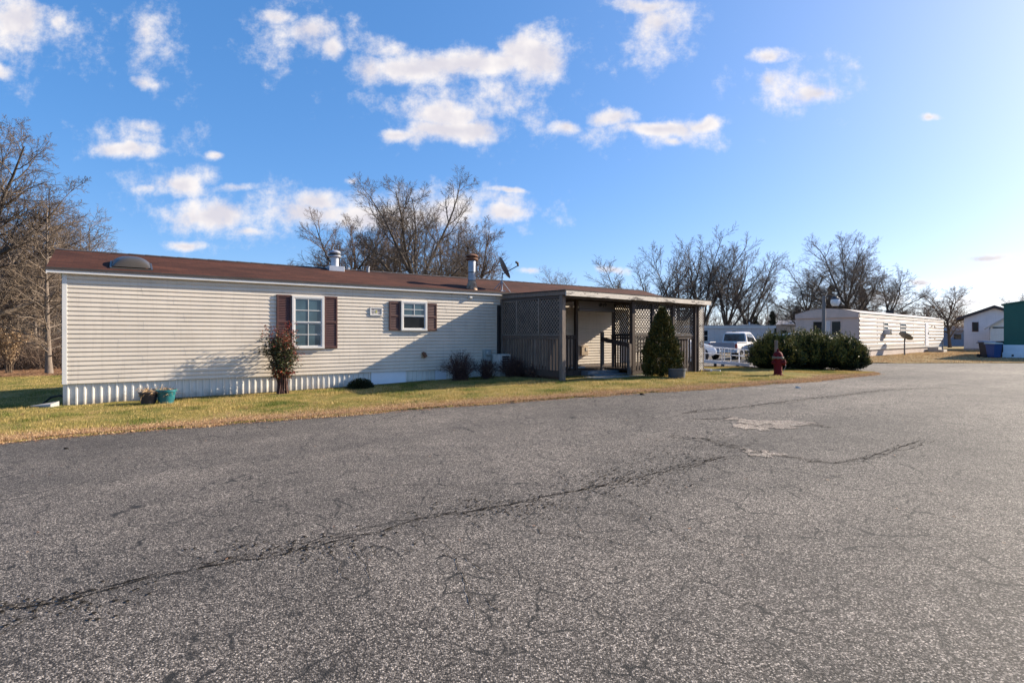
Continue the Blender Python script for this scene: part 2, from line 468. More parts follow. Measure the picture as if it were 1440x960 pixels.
M['yew'] = island('yew_needles', [(0, (.007, .014, .006)), (.5, (.015, .026, .008)), (.85, (.03, .042, .011)), (1, (.06, .062, .018))], .55)
M['yew_tip'] = island('yew_tips', [(0, (.08, .09, .015)), (.6, (.18, .16, .03)), (1, (.28, .22, .06))], .6)
M['arbor'] = island('arborvitae_sprays', [(0, (.016, .028, .007)), (.55, (.044, .060, .012)), (1, (.14, .125, .025))], .6,
                    patch=[(0, (.028, .033, .008)), (1, (.15, .115, .025))], pscale=2.8)
M['nand_green'] = island('green_leaflets', [(0, (.022, .035, .014)), (.6, (.05, .065, .025)), (.9, (.10, .085, .03)), (1, (.22, .17, .11))], .4)
M['nand_red'] = island('red_leaflets', [(0, (.10, .016, .014)), (.5, (.27, .035, .022)), (.85, (.36, .085, .04)), (1, (.20, .09, .03))], .4, trans=.2)
M['conifer'] = island('conifer_needles', [(0, (.016, .024, .012)), (1, (.05, .055, .024))], .7)
M['plume'] = island('tan_plumes', [(0, (.27, .17, .095)), (.6, (.44, .31, .19)), (1, (.58, .44, .30))], .8)
# ------------------------------------------------------------------ camera, sun, sky
SKY_STRENGTH, SKY_GAMMA, SKY_TINT, SKY_SAT = .070, .57, (2.08, 2.22, 2.55, 1), 1.48

cam_d = bpy.data.cameras.new('camera'); cam = bpy.data.objects.new('camera', cam_d); col.objects.link(cam)
cam.location = (0, 0, CAMZ); cam.rotation_euler = (rad(90), 0, 0)
cam_d.sensor_width = 36; cam_d.lens = F / 1440 * 36
cam_d.shift_y = (HY - 480) / 1440
cam_d.clip_start = .05; cam_d.clip_end = 3000
scene.camera = cam

SUN = Vector((4.25, 1.785, 2.24)).normalized()
sl = bpy.data.lights.new('sun', 'SUN'); so = bpy.data.objects.new('sun', sl); col.objects.link(so)
sl.energy = 5.0; sl.angle = rad(.5); sl.color = (1.0, .875, .70)
so.rotation_euler = (-SUN).to_track_quat('-Z', 'Y').to_euler(); so.location = (40, 15, 30)

world = bpy.data.worlds.new('World'); scene.world = world; world.use_nodes = True
wt = world.node_tree; bg = wt.nodes['Background']
sky = wt.nodes.new('ShaderNodeTexSky'); sky.sky_type = 'NISHITA'; sky.sun_disc = False
sky.sun_elevation = math.asin(SUN.z); sky.sun_rotation = math.atan2(SUN.x, SUN.y)
sky.altitude = 0; sky.air_density = .75; sky.dust_density = .95; sky.ozone_density = 2.2
gm_ = wt.nodes.new('ShaderNodeGamma'); gm_.inputs['Gamma'].default_value = SKY_GAMMA
tn = wt.nodes.new('ShaderNodeMix'); tn.data_type = 'RGBA'; tn.blend_type = 'MULTIPLY'; tn.inputs[0].default_value = 1
wt.links.new(sky.outputs['Color'], gm_.inputs['Color']); wt.links.new(gm_.outputs['Color'], tn.inputs[6]); tn.inputs[7].default_value = SKY_TINT
hs = wt.nodes.new('ShaderNodeHueSaturation'); hs.inputs['Saturation'].default_value = SKY_SAT
wt.links.new(tn.outputs[2], hs.inputs['Color'])
CB = 6.1

# clouds: each one lies in a fixed direction of the sky dome (east and height over distance north)
CL = [(520,95,38,26,.9),(655,90,150,22,1.2),(755,80,58,44,1.15),(590,98,90,20,1.1),(540,72,40,20,.8),(395,28,40,14,.95),(440,48,36,26,1.1),(466,68,16,20,.9),
      (640,182,84,18,1.2),(632,160,48,26,1.2),(565,186,44,9,.95),(930,30,42,34,1.0),(915,8,60,12,.95),(795,180,26,11,1.0),(918,180,76,13,1.1),(862,166,32,14,1.05),(988,176,32,11,1.0),(940,198,22,8,.8),
      (1080,77,26,11,.95),(1083,112,20,22,.75),(1150,134,40,18,1.05),(178,210,60,15,1.05),(200,178,34,12,.7),(206,118,20,11,.9),(205,45,34,28,.75),
      (16,30,44,42,1.05),(75,30,30,18,.6),(4,97,28,13,1.1),(306,217,18,7,.9),(245,258,40,20,1.0),(295,300,72,26,1.15),(345,328,30,8,.9),(262,342,38,8,.9),(335,262,40,7,.75),(205,265,26,9,.65),
      (435,298,76,20,1.15),(445,280,46,18,1.1),(555,305,110,22,1.15),(630,296,52,24,1.1),(708,300,42,15,1.1),(715,270,34,5,.9),(492,251,10,5,.75),
      (230,252,70,22,.55),(330,305,95,40,.6),(410,292,70,30,.6),(180,195,80,26,.5),(40,55,70,50,.45),(410,48,70,44,.45),(660,150,130,50,.5),(920,185,110,22,.5),(1120,118,70,40,.5),(925,45,60,50,.5),(205,60,50,60,.42),(715,288,60,24,.5),(600,295,150,40,.6),
      (1300,168,18,5,.9),(1392,360,56,7,1.1),(862,380,26,7,1.0),(748,382,20,6,.9),(1302,392,22,5,1.0),(1236,420,50,12,.7),(1390,425,60,10,.7)]
gt = bpy.data.node_groups.new('cloud_cover', 'ShaderNodeTree')
gt.interface.new_socket('uv', in_out='INPUT', socket_type='NodeSocketVector')
gt.interface.new_socket('cover', in_out='OUTPUT', socket_type='NodeSocketFloat')
gt.interface.new_socket('shade', in_out='OUTPUT', socket_type='NodeSocketFloat')
gi = gt.nodes.new('NodeGroupInput'); go = gt.nodes.new('NodeGroupOutput')
def gmath(op, a, b=None, c=None):
    n = gt.nodes.new('ShaderNodeMath'); n.operation = op
    for i, v in enumerate((a, b, c)):
        if v is None: continue
        if hasattr(v, 'links'): gt.links.new(v, n.inputs[i])
        else: n.inputs[i].default_value = v
    return n.outputs[0]
def gvec(op, *ins):
    n = gt.nodes.new('ShaderNodeVectorMath'); n.operation = op
    for i, v in enumerate(ins):
        if hasattr(v, 'links'): gt.links.new(v, n.inputs[i])
        else: n.inputs[i].default_value = v
    return n
def gnoise(vec, scale, detail, rough):
    n = gt.nodes.new('ShaderNodeTexNoise'); n.inputs['Scale'].default_value = scale; n.inputs['Detail'].default_value = detail; n.inputs['Roughness'].default_value = rough
    gt.links.new(vec, n.inputs['Vector']); return n
warp = gnoise(gi.outputs[0], 9.0, 2.0, .5)
wv = gvec('MULTIPLY_ADD', gvec('SUBTRACT', warp.outputs['Color'], (.5, .5, .5)).outputs[0], (.075, .035, 0), gi.outputs[0]).outputs[0]
acc = None; base = wv
for q, (cx, cy, rx, ry, w) in enumerate(CL):
    u0, v0 = (cx - CX) / F, (HY - cy) / F
    ru, rv = rx / F * 1.30, ry / F * 1.32
    if q % 5 == 4:             # a few clouds at a time, so that the shader needs little memory
        base = gvec('MULTIPLY_ADD', acc, (1e-7, 1e-7, 0), wv).outputs[0]
    e = gvec('MULTIPLY_ADD', base, (1 / ru, 1 / rv, 0), (-u0 / ru, -v0 / rv, 0)).outputs[0]
    ln = gvec('LENGTH', e)
    val = gmath('MULTIPLY_ADD', ln.outputs['Value'], -w, w)
    acc = val if acc is None else gmath('MAXIMUM', acc, val)
n1 = gnoise(gi.outputs[0], 15.0, 7.0, .66)
nz = gmath('MULTIPLY_ADD', n1.outputs['Fac'], 2.0, -1.07)
tot = gmath('ADD', acc, nz)
gt.links.new(tot, go.inputs[0])
sh = gvec('ADD', gi.outputs[0], (.016, .020, 0))
n2 = gnoise(sh.outputs[0], 17.0, 3.0, .55)
gt.links.new(gmath('ADD', acc, gmath('MULTIPLY_ADD', n2.outputs['Fac'], 1.9, -1.0)), go.inputs[1])

tcw = wt.nodes.new('ShaderNodeTexCoord'); sp = wt.nodes.new('ShaderNodeSeparateXYZ'); wt.links.new(tcw.outputs['Generated'], sp.inputs[0])
def wmath(op, a, b=None, c=None):
    n = wt.nodes.new('ShaderNodeMath'); n.operation = op
    for i, v in enumerate((a, b, c)):
        if v is None: continue
        if hasattr(v, 'links'): wt.links.new(v, n.inputs[i])
        else: n.inputs[i].default_value = v
    return n.outputs[0]
ysafe = wmath('MAXIMUM', sp.outputs['Y'], .05)
cu = wmath('DIVIDE', sp.outputs['X'], ysafe); cv = wmath('DIVIDE', sp.outputs['Z'], ysafe)
cb = wt.nodes.new('ShaderNodeCombineXYZ'); wt.links.new(cu, cb.inputs[0]); wt.links.new(cv, cb.inputs[1])
gn = wt.nodes.new('ShaderNodeGroup'); gn.node_tree = gt; wt.links.new(cb.outputs[0], gn.inputs[0])
def smooth(v, a, b):
    n = wt.nodes.new('ShaderNodeMapRange'); n.interpolation_type = 'SMOOTHSTEP'
    wt.links.new(v, n.inputs['Value']); n.inputs['From Min'].default_value = a; n.inputs['From Max'].default_value = b
    return n.outputs[0]
alpha = wmath('MULTIPLY', smooth(gn.outputs[0], -.04, .80), smooth(sp.outputs['Y'], .05, .2))
thick = smooth(gn.outputs[1], .15, 1.15)
mc = wt.nodes.new('ShaderNodeMix'); mc.data_type = 'RGBA'; wt.links.new(thick, mc.inputs[0])
mc.inputs[6].default_value = (CB * 1.05, CB * 1.0, CB * .985, 1); mc.inputs[7].default_value = (CB * .76, CB * .74, CB * .82, 1)
mw = wt.nodes.new('ShaderNodeMix'); mw.data_type = 'RGBA'
wt.links.new(alpha, mw.inputs[0]); wt.links.new(hs.outputs[0], mw.inputs[6]); wt.links.new(mc.outputs[2], mw.inputs[7])
wt.links.new(mw.outputs[2], bg.inputs['Color']); bg.inputs['Strength'].default_value = SKY_STRENGTH

vs_ = scene.view_settings
scene.display_settings.display_device = 'sRGB'
vs_.view_transform = 'Standard'; vs_.look = 'None'; vs_.gamma = 1; vs_.use_curve_mapping = False
vs_.exposure = 1.2
world.cycles.sampling_method = 'MANUAL'; world.cycles.sample_map_resolution = 256
scene.render.engine = 'CYCLES'
try:
    scene.cycles.use_denoising = True
    scene.cycles.max_bounces = 6; scene.cycles.diffuse_bounces = 3; scene.cycles.transparent_max_bounces = 8
except Exception: pass

# ------------------------------------------------------------------ ground, road
rng = np.random.default_rng(11)

def vnoise(x, y, s, seed=0):
    """cheap smooth value noise"""
    x = np.asarray(x, float) / s; y = np.asarray(y, float) / s
    xi = np.floor(x).astype(int); yi = np.floor(y).astype(int)
    fx = x - xi; fy = y - yi; fx = fx*fx*(3-2*fx); fy = fy*fy*(3-2*fy)
    def h(a, b):
        n = (a * 374761393 + b * 668265263 + seed * 982451653) & 0x7fffffff
        n = ((n ^ (n >> 13)) * 1274126177) & 0x7fffffff
        return ((n ^ (n >> 16)) & 0xffff) / 65535.0
    return (h(xi, yi)*(1-fx) + h(xi+1, yi)*fx)*(1-fy) + (h(xi, yi+1)*(1-fx) + h(xi+1, yi+1)*fx)*fy

def sheet(name, xs, ys, off, mat, **kw):
    X, Y = np.meshgrid(xs, ys)
    Z = g(X, Y) + off
    v = np.stack([X, Y, Z], -1).reshape(-1, 3)
    nx, ny = len(xs), len(ys)
    i = np.arange(nx * ny).reshape(ny, nx)
    f = np.stack([i[:-1, :-1], i[:-1, 1:], i[1:, 1:], i[1:, :-1]], -1).reshape(-1, 4)
    return np_mesh(name, v, f, mat, smooth=True)

far = lambda a, b, n: list(np.linspace(a, b, n))
gx = sorted(set(far(-1500, -100, 8) + far(-100, 100, 134) + far(100, 1500, 8)))
gy = sorted(set(far(-300, -30, 6) + far(-30, 120, 101) + far(120, 2000, 10)))
o = sheet('ground', gx, gy, -.07, M['ground']); setp(o, 'flat open grassy ground reaching to the tree line', kind='structure')
road = sheet('road', far(-70, 130, 268), far(-30, 27.3, 120), 0, M['asphalt'])
setp(road, 'wide worn asphalt road with seams and cracks', kind='structure')
lot = sheet('parking_lot', far(-3, 17.2, 40), far(27.3, 52, 40), 0.0, M['asphalt'])
setp(lot, 'asphalt parking area behind the porch and the hedge', kind='structure')

# edge of the lawn along the road, from the photograph
EPX = [(-400,672),(-150,641),(0,623.5),(120,612),(240,603),(340,594.5),(460,585.5),(560,578),(640,571.5),(700,567.5),(770,562.5),(840,557),(900,553),(960,549),(1020,545),(1080,540.5),(1120,537.5),(1150,535.5),(1185,531.5),(1222,527.5),(1236,525)]
E_td = np.array([td(*at(px, py)[:2]) for px, py in EPX])
RPX = [(1236,525),(1234,521.5),(1215,518.5),(1197,516.6),(1150,515.6),(1075,516),(1030,516.8),(985,517.3)]
R_xy = np.array([at(px, py)[:2] for px, py in RPX])
TIP = E_td[-1, 0]

def d_edge(t):
    return np.interp(t, np.r_[-120, E_td[:, 0]], np.r_[E_td[0, 1] + 1.0, E_td[:, 1]])

# far lawn outline on the home's side: rear limit as a function of t
R_td = np.array([td(*p) for p in R_xy]); R_td = R_td[np.argsort(R_td[:, 0])]
def d_rear(t):
    base = np.interp(t, R_td[:, 0], R_td[:, 1])
    return np.where(t < R_td[0, 0], -75.0, base)

def lawn_strip(name, t0, t1, n, rows, dback, mat, rough=.014, off=.022, jit=.085):
    t = np.linspace(t0, t1, n)
    de = d_edge(t) + jit * 2 * (vnoise(t, t*0, .55, 3) - .5) + jit * 1.3 * (vnoise(t, t*0, .16, 5) - .5)
    db = dback(t)
    fr = np.r_[0, np.linspace(0, 1, rows) ** 1.8]
    T = np.repeat(t[None], rows + 1, 0); D = de[None] + (db - de)[None] * fr[:, None]
    X = C0[0] + U[0]*T + N[0]*D; Y = C0[1] + U[1]*T + N[1]*D
    Z = g(X, Y) + off + rough * 2 * (vnoise(X, Y, .45, 7) - .5) * np.minimum(1, fr * 20)[:, None]
    Z[0] -= off + .03
    Z[1] -= .008
    v = np.stack([X, Y, Z], -1).reshape(-1, 3)
    i = np.arange((rows + 1) * n).reshape(rows + 1, n)
    f = np.stack([i[:-1, :-1], i[:-1, 1:], i[1:, 1:], i[1:, :-1]], -1).reshape(-1, 4)
    return np_mesh(name, v, f, mat, smooth=True)

TB = R_td[0, 0]
lawn = lawn_strip('lawn', -90, TB, 900, 70, lambda t: np.full_like(t, -70.0), M['lawn'])
setp(lawn, 'winter lawn with green and straw patches around the long beige home', kind='structure')
verge = lawn_strip('verge', TB, TIP, 160, 26, d_rear, M['lawn'])
setp(verge, 'grass verge tapering to a point at the road corner', kind='structure')

# lawn of the second home across the side street
xs = np.r_[np.linspace(16.9, 60, 300), np.linspace(60.5, 130, 60)]
fr = np.r_[0, np.linspace(0, 1, 60) ** 2]
ye = 27.1 + .16 * (vnoise(xs, xs*0, .8, 4) - .5) + .10 * (vnoise(xs, xs*0, .25, 9) - .5) + 5.5 * np.clip((18.4 - xs) / 1.5, 0, 1) ** 2
X = np.repeat(xs[None], 61, 0); Y = ye[None] + (62 - ye)[None] * fr[:, None]
Z = g(X, Y) + .022 + .03 * (vnoise(X, Y, .7, 2) - .5); Z[0] -= .06
i = np.arange(61 * len(xs)).reshape(61, -1)
lawn2 = np_mesh('far_lawn', np.stack([X, Y, Z], -1).reshape(-1, 3), np.stack([i[:-1, :-1], i[:-1, 1:], i[1:, 1:], i[1:, :-1]], -1).reshape(-1, 4), M['lawn_dry'], smooth=True)
setp(lawn2, 'dry yellow lawn in front of the white trailer across the street', kind='structure')

# leaf litter under the left wood
lx = np.linspace(-48, -13, 120); ly = np.linspace(21.2, 34, 40)
X, Y = np.meshgrid(lx, ly); Y = Y + 1.1 * (vnoise(X, X*0, 1.7, 6) - .5) * (Y < 22.5)
Z = g(X, Y) + .045 + .05 * vnoise(X, Y, .5, 8); Z[0] -= .09
i = np.arange(X.size).reshape(X.shape)
lit = np_mesh('forest_floor', np.stack([X, Y, Z], -1).reshape(-1, 3), np.stack([i[:-1, :-1], i[:-1, 1:], i[1:, 1:], i[1:, :-1]], -1).reshape(-1, 4), M['litter'], smooth=True)
setp(lit, 'brown leaf litter under the trees at the left', kind='structure')

# ------------------------------------------------------------------ grass blades and dry edge
def blades(name, x, y, z, h, w, mat, lean=.6, seed=1, kind='stuff', label=None, cat=None):
    r = np.random.default_rng(seed); n = len(x)
    a = r.uniform(0, 2*np.pi, n); b = r.uniform(0, 2*np.pi, n); l = r.uniform(.1, lean, n) * h
    sx, sy = np.cos(a)*w/2, np.sin(a)*w/2
    v = np.empty((n, 3, 3))
    v[:, 0] = np.stack([x - sx, y - sy, z], -1); v[:, 1] = np.stack([x + sx, y + sy, z], -1)
    v[:, 2] = np.stack([x + np.cos(b)*l, y + np.sin(b)*l, z + np.sqrt(np.maximum(h*h - l*l, 1e-6))], -1)
    o = np_mesh(name, v.reshape(-1, 3), np.arange(n*3).reshape(-1, 3), mat)
    return setp(o, label, cat, None, kind)

def lawn_points(n, t0, t1, dlo, seed):
    r = np.random.default_rng(seed)
    t = r.uniform(t0, t1, n); d = dlo + (d_edge(t) - .02 - dlo) * r.uniform(0, 1, n)
    X = C0[0] + U[0]*t + N[0]*d; Y = C0[1] + U[1]*t + N[1]*d
    return t, d, X, Y

def in_house(t, d): return (t > -.02) & (t < 17.0) & (d < .03) & (d > -4.4)
t, d, X, Y = lawn_points(330000, -9, 18.2, -1.0, 21)
gap = d_edge(t) - d
edge_w = .42 + .6*vnoise(t, d, 1.3, 12) + .35*sstep(4, -6, t)
keep = ~in_house(t, d) & (gap > edge_w * np.random.default_rng(5).uniform(.3, 1.1, len(t)))
keep &= ~((t > 11.4) & (d < 1.9) & (t < 18.0))
keep &= ~((d < .45) & (np.random.default_rng(6).uniform(0, 1, len(t)) < .7))
keep &= np.random.default_rng(7).uniform(0, 1, len(t)) < (.15 + 1.2 * vnoise(X, Y, .55, 14))
X, Y = X[keep], Y[keep]; n = len(X)
r = np.random.default_rng(3)
blades('grass', X, Y, g(X, Y) + .012, r.uniform(.025, .070, n) * (.45 + 1.1*vnoise(X, Y, .5, 15)), r.uniform(.005, .011, n), M['grass'], seed=4, label='short winter grass on the strip between the home and the road', cat='grass')
# the verge by the hydrant
nn = 60000
t = r.uniform(TB, TIP, nn); de = d_edge(t); dr = d_rear(t); d = dr + (de - dr) * r.uniform(0, 1, nn)
X = C0[0] + U[0]*t + N[0]*d; Y = C0[1] + U[1]*t + N[1]*d
k = (de - d > .12) & (r.uniform(0, 1, nn) < .3 + .9*vnoise(X, Y, .6, 18)); X, Y = X[k], Y[k]; n = len(X)
blades('grass', X, Y, g(X, Y) + .012, r.uniform(.025, .065, n), r.uniform(.007, .014, n), M['grass'], seed=5, label='thin grass on the pointed verge around the hydrant', cat='grass')
# the side lawn left of the home, and the lawn across the street
nn = 150000
X = r.uniform(-30, -9, nn); Y = r.uniform(9, 23, nn); tt, dd = td(X, Y)
k = ~in_house(tt, dd) & (dd < d_edge(tt) - .5) & ((tt < -.1) | (dd < -4.5)); X, Y = X[k], Y[k]; n = len(X)
blades('grass', X, Y, g(X, Y) + .012, r.uniform(.025, .06, n), r.uniform(.007, .013, n), M['grass'], seed=6, label='side lawn running back from the home to the left wood', cat='grass')
nn = 140000
X = r.uniform(17.3, 52, nn); Y = r.uniform(27.2, 50, nn)
k = Y > 27.25; X, Y = X[k], Y[k]; n = len(X)
blades('grass', X, Y, g(X, Y) + .012, r.uniform(.03, .08, n), r.uniform(.012, .025, n), M['dry'], seed=7, label='pale dry grass across the side street', cat='grass')

# straw and leaves along the road edge
nn = 210000
t = r.uniform(-9, TIP, nn); wd = (.30 + .55*vnoise(t, t*0, 1.3, 12) + .28*sstep(5, -5, t)) * np.where(t > 14, .8, 1)
gap = np.abs(r.normal(0, .58, nn)) * wd
d = d_edge(t) - gap + .30*(vnoise(t, t*0, .55, 3) - .5) + .22*np.maximum(0, vnoise(t, t*0, .9, 24) - .55) + .05*r.normal(0, 1, nn)
X = C0[0] + U[0]*t + N[0]*d; Y = C0[1] + U[1]*t + N[1]*d
blades('dry_grass', X, Y, g(X, Y) + np.where(d < d_edge(t) - .05, .014, .001), r.uniform(.02, .055, nn), r.uniform(.006, .014, nn), M['dry'], lean=.97, seed=8, label='tan dead grass along the edge of the road', cat='dry grass')

def leaf_scatter(name, X, Y, Z, size, mat, seed, label, cat, flat=.5):
    r = np.random.default_rng(seed); n = len(X)
    a = r.uniform(0, 2*np.pi, n); s = size * r.uniform(.6, 1.4, n); tl = r.uniform(-flat, flat, n); tl2 = r.uniform(-flat, flat, n)
    c, sn = np.cos(a), np.sin(a)
    v = np.empty((n, 4, 3))
    for q, (p, e) in enumerate([(-1, 0), (0, -.45), (1, 0), (0, .45)]):
        v[:, q, 0] = X + (c*p - sn*e)*s; v[:, q, 1] = Y + (sn*p + c*e)*s
        v[:, q, 2] = Z + np.abs(p*tl + e*tl2)*s + .004
    o = np_mesh(name, v.reshape(-1, 3), np.arange(4*n).reshape(-1, 4), mat)
    return setp(o, label, cat, None, 'stuff')
nn = 14000
t = r.uniform(-8, TIP, nn); d = d_edge(t) - np.abs(r.normal(0, .42, nn)) + .12 + .10*r.normal(0, 1, nn)
X = C0[0] + U[0]*t + N[0]*d; Y = C0[1] + U[1]*t + N[1]*d
leaf_scatter('fallen_leaves', X, Y, g(X, Y) + np.where(d < d_edge(t), .03, .002), .022, M['leaf_brown'], 9, 'brown dead leaves gathered along the road edge', 'leaves')
nn = 9000
X = r.uniform(-45, -13.5, nn); Y = r.uniform(20.8, 27, nn)
leaf_scatter('fallen_leaves', X, Y, g(X, Y) + .08, .05, M['leaf_brown'], 10, 'brown dead leaves under the trees of the left wood', 'leaves')
nn = 2600
t = r.uniform(-6, 18, nn); d = .3 + (d_edge(t) - .3)*r.uniform(0, 1, nn); k = vnoise(t, d, .9, 41) > .52; t, d = t[k], d[k]
X = C0[0] + U[0]*t + N[0]*d; Y = C0[1] + U[1]*t + N[1]*d
leaf_scatter('fallen_leaves', X, Y, g(X, Y) + .035, .026, M['leaf_brown'], 15, 'brown dead leaves caught in the grass before the home', 'leaves')
nn = 420
X = r.uniform(-8, 14, nn); Y = r.uniform(3.5, 18, nn); tt, dd = td(X, Y); k = dd > d_edge(tt) + .1; X, Y = X[k], Y[k]
leaf_scatter('fallen_leaves', X, Y, g(X, Y) + .002, .016, M['leaf_brown'], 12, 'a few crumbs of leaf blown over the asphalt', 'leaves', .25)

# ------------------------------------------------------------------ seams, cracks and patches of the road
def smooth_line(pts, step=.05, jit=.02, seed=0):
    r = np.random.default_rng(seed); out = []
    pts = np.array(pts)
    for a, b in zip(pts[:-1], pts[1:]):
        L = np.linalg.norm(b - a); k = max(2, int(L / step))
        for s in np.linspace(0, 1, k, endpoint=False): out.append(a + (b - a)*s)
    out.append(pts[-1]); out = np.array(out)
    j = r.normal(0, 1, out.shape); ker = np.ones(3)/3
    for q in range(2): j[:, q] = np.convolve(j[:, q], ker, 'same')
    big = np.cumsum(r.normal(0, .35, out.shape), 0); big -= np.linspace(0, 1, len(big))[:, None]*big[-1]
    return out + jit*j + jit*.5*big

def crack_strip(mb, line, w0, seed, mi=0):
    r = np.random.default_rng(seed); n = len(line)
    w = w0 * np.clip(r.lognormal(-.2, .55, n), .2, 2.6); w[0] = w[-1] = w0*.1
    tg = np.gradient(line, axis=0); tg /= np.linalg.norm(tg, axis=1)[:, None] + 1e-9
    nm = np.stack([-tg[:, 1], tg[:, 0]], -1)
    L = line + nm*w[:, None]/2; R = line - nm*w[:, None]/2
    vs = []
    for p in np.concatenate([L, R]): vs.append((p[0], p[1], gz(p[0], p[1]) + .005))
    mb.add(vs, [(k, k+1, n+k+1, n+k) for k in range(n-1)], mi)

def pxline(pts): return [at(px, py)[:2] for px, py in pts]
seams = [([(-40,866),(30,853),(75,846),(120,838),(200,816),(270,801),(330,790),(400,778),(440,768),(470,760),(545,745),(575,735),(610,727),(660,720),(740,705),(800,693),(860,680),(905,668),(960,655),(1030,640)], .030),
         ([(940,612),(985,617),(1040,630),(1100,641),(1172,652)], .032), ([(1172,652),(1220,642),(1285,622),(1300,618)], .030),
         ([(960,582),(987,577),(1040,573),(1120,563),(1180,556),(1247,548),(1330,545)], .035),
         ([(975,589),(1005,590),(1020,588)], .03), ([(1143,597),(1160,600),(1176,601)], .03)]
sm = MB(); k = 0
for pts, w in seams:
    w3 = pxline(pts)
    crack_strip(sm, smooth_line(w3, .04, .022, 40 + k), w*.30, 60 + k); k += 1
    for q in range(2):
        off = np.random.default_rng(80 + k*3 + q).normal(0, .05, 2)
        crack_strip(sm, smooth_line(np.array(w3) + off, .05, .05, 90 + k*2 + q), w*.2, 130 + k*2 + q)
seam = sm.build('seam', M['crack'], road, fix=False)
# pits and broken edges along the seams
pr = np.random.default_rng(77); pm = MB()
def pit(x, y, s):
    n = pr.integers(5, 8); a0 = pr.uniform(0, 6.28)
    vs = [(x + math.cos(a0 + 6.283*q/n)*s*pr.uniform(.5, 1.2), y + math.sin(a0 + 6.283*q/n)*s*pr.uniform(.4, 1.0)) for q in range(n)]
    pm.add([(a, b, gz(a, b) + .006) for a, b in vs], [tuple(range(n))])
for idx, (pts, w) in enumerate(seams):
    ln = smooth_line(pxline(pts), .04, .05, 200 + idx)
    dens = [3, 2, 2, 5, 5, 5][idx]
    for p in ln:
        for q in range(pr.poisson(dens * vnoise(p[0], p[1], .7, 33) * .9)):
            off = pr.normal(0, .05 + .13*vnoise(p[0], p[1], 1.1, 35), 2); pit(p[0] + off[0], p[1] + off[1], pr.uniform(.005, .02))
for px, py, sx_, sy_, cnt in ((940,640,70,14,420),(870,676,60,10,340),(990,612,45,10,260),(700,712,50,8,200),(420,774,70,8,140),(1120,566,90,7,260),(900,582,70,8,200),(60,848,60,10,90)):
    for q in range(cnt):
        a = pr.normal(px, sx_), pr.normal(py, sy_)
        x, y, z = at(*a); pit(x, y, pr.uniform(.005, .017))
pm.build('pitting', M['crack'], road, fix=False)
# branching fine cracks
fm = MB(); fr_ = np.random.default_rng(5)
starts = [(575,735,-40),(590,728,-62),(640,722,-50),(660,740,-35),(700,712,-42),(755,702,-45),(800,694,-38),(830,690,-48),(860,680,-42),(900,672,-45),(930,662,-40),(960,655,-50),(870,650,150),(800,655,140),(620,700,160),(700,690,150),
          (400,775,60),(455,764,-40),(130,838,-100),(60,846,-70),(740,745,-30),(860,730,-32),(920,735,-30),(800,770,-28),(600,770,-60),(640,800,-50),(1172,652,-30),(1140,648,-35),(1030,632,-80),(990,620,-130),(960,640,-60),(1010,655,-20),(490,762,-25),(480,740,120)]
for k, (px, py, deg) in enumerate(starts):
    if k % 5 in (1, 3): continue
    p = np.array(at(px, py)[:2]); a = rad(deg); L = fr_.uniform(.3, 1.5); pts = [p]
    for s in range(int(L/.16)):
        a += fr_.normal(0, .33); a += .15*(rad(deg) - a)
        p = p + .16*np.array([math.cos(a), math.sin(a)]); pts.append(p)
        if fr_.uniform() < .08:
            b = a + fr_.choice([-1, 1])*fr_.uniform(.6, 1.3); q = p; br = [q]
            for _ in range(fr_.integers(2, 6)):
                b += fr_.normal(0, .3); q = q + .12*np.array([math.cos(b), math.sin(b)]); br.append(q)
            crack_strip(fm, smooth_line(br, .03, .012, 300 + k), .003, 320 + k)
    if len(pts) > 2: crack_strip(fm, smooth_line(pts, .03, .014, 400 + k), .005, 430 + k)
fm.build('crack', M['crack_soft'], road, fix=False)
# pale patches
def patch(px_pts, seed, name='concrete_patch', mat='concrete_patch'):
    """a worn patch: many small flakes that crowd the middle and thin out to a crumbled edge"""
    r = np.random.default_rng(seed); poly = np.array(pxline(px_pts)); m = MB(); n = len(poly)
    lo, hi = poly.min(0), poly.max(0)
    def inside(p):
        c = False
        for k in range(n):
            a, b_ = poly[k], poly[(k+1) % n]
            if (a[1] > p[1]) != (b_[1] > p[1]) and p[0] < (b_[0]-a[0])*(p[1]-a[1])/(b_[1]-a[1]) + a[0]: c = not c
        return c
    st = .045; cells = {}
    for ix in range(int((hi[0]-lo[0])/st) + 9):
        for iy in range(int((hi[1]-lo[1])/st) + 9):
            p = lo + np.array([(ix - 4)*st, (iy - 4)*st]) + 0
            w = p + np.array([vnoise(p[0], p[1], .22, seed) - .5, vnoise(p[0], p[1], .22, seed + 9) - .5])*.34 + np.array([vnoise(p[0], p[1], .07, seed) - .5, vnoise(p[0], p[1], .07, seed + 5) - .5])*.16
            if inside(w) and r.uniform() < .975: cells[(ix, iy)] = p
    corner = {}
    def cv(ix, iy):
        if (ix, iy) not in corner:
            q = lo + np.array([(ix - 4.5)*st, (iy - 4.5)*st]) + r.uniform(-.4, .4, 2)*st
            corner[(ix, iy)] = len(m.v); m.v.append((float(q[0]), float(q[1]), gz(q[0], q[1]) + .005))
        return corner[(ix, iy)]
    for ix, iy in cells:
        m.f.append((cv(ix, iy), cv(ix+1, iy), cv(ix+1, iy+1), cv(ix, iy+1))); m.mi.append(0)
    return m.build(name, M[mat], road, fix=False)
patch([(1008,588),(1035,587),(1080,590),(1130,593),(1146,596),(1138,600),(1108,602),(1085,599),(1040,596),(1022,591)], 501)
patch([(1028,596),(1052,597),(1082,600),(1072,604),(1050,604),(1036,600)], 502)
patch([(1040,630),(1058,633),(1086,638),(1082,642),(1064,644),(1055,638)], 503)
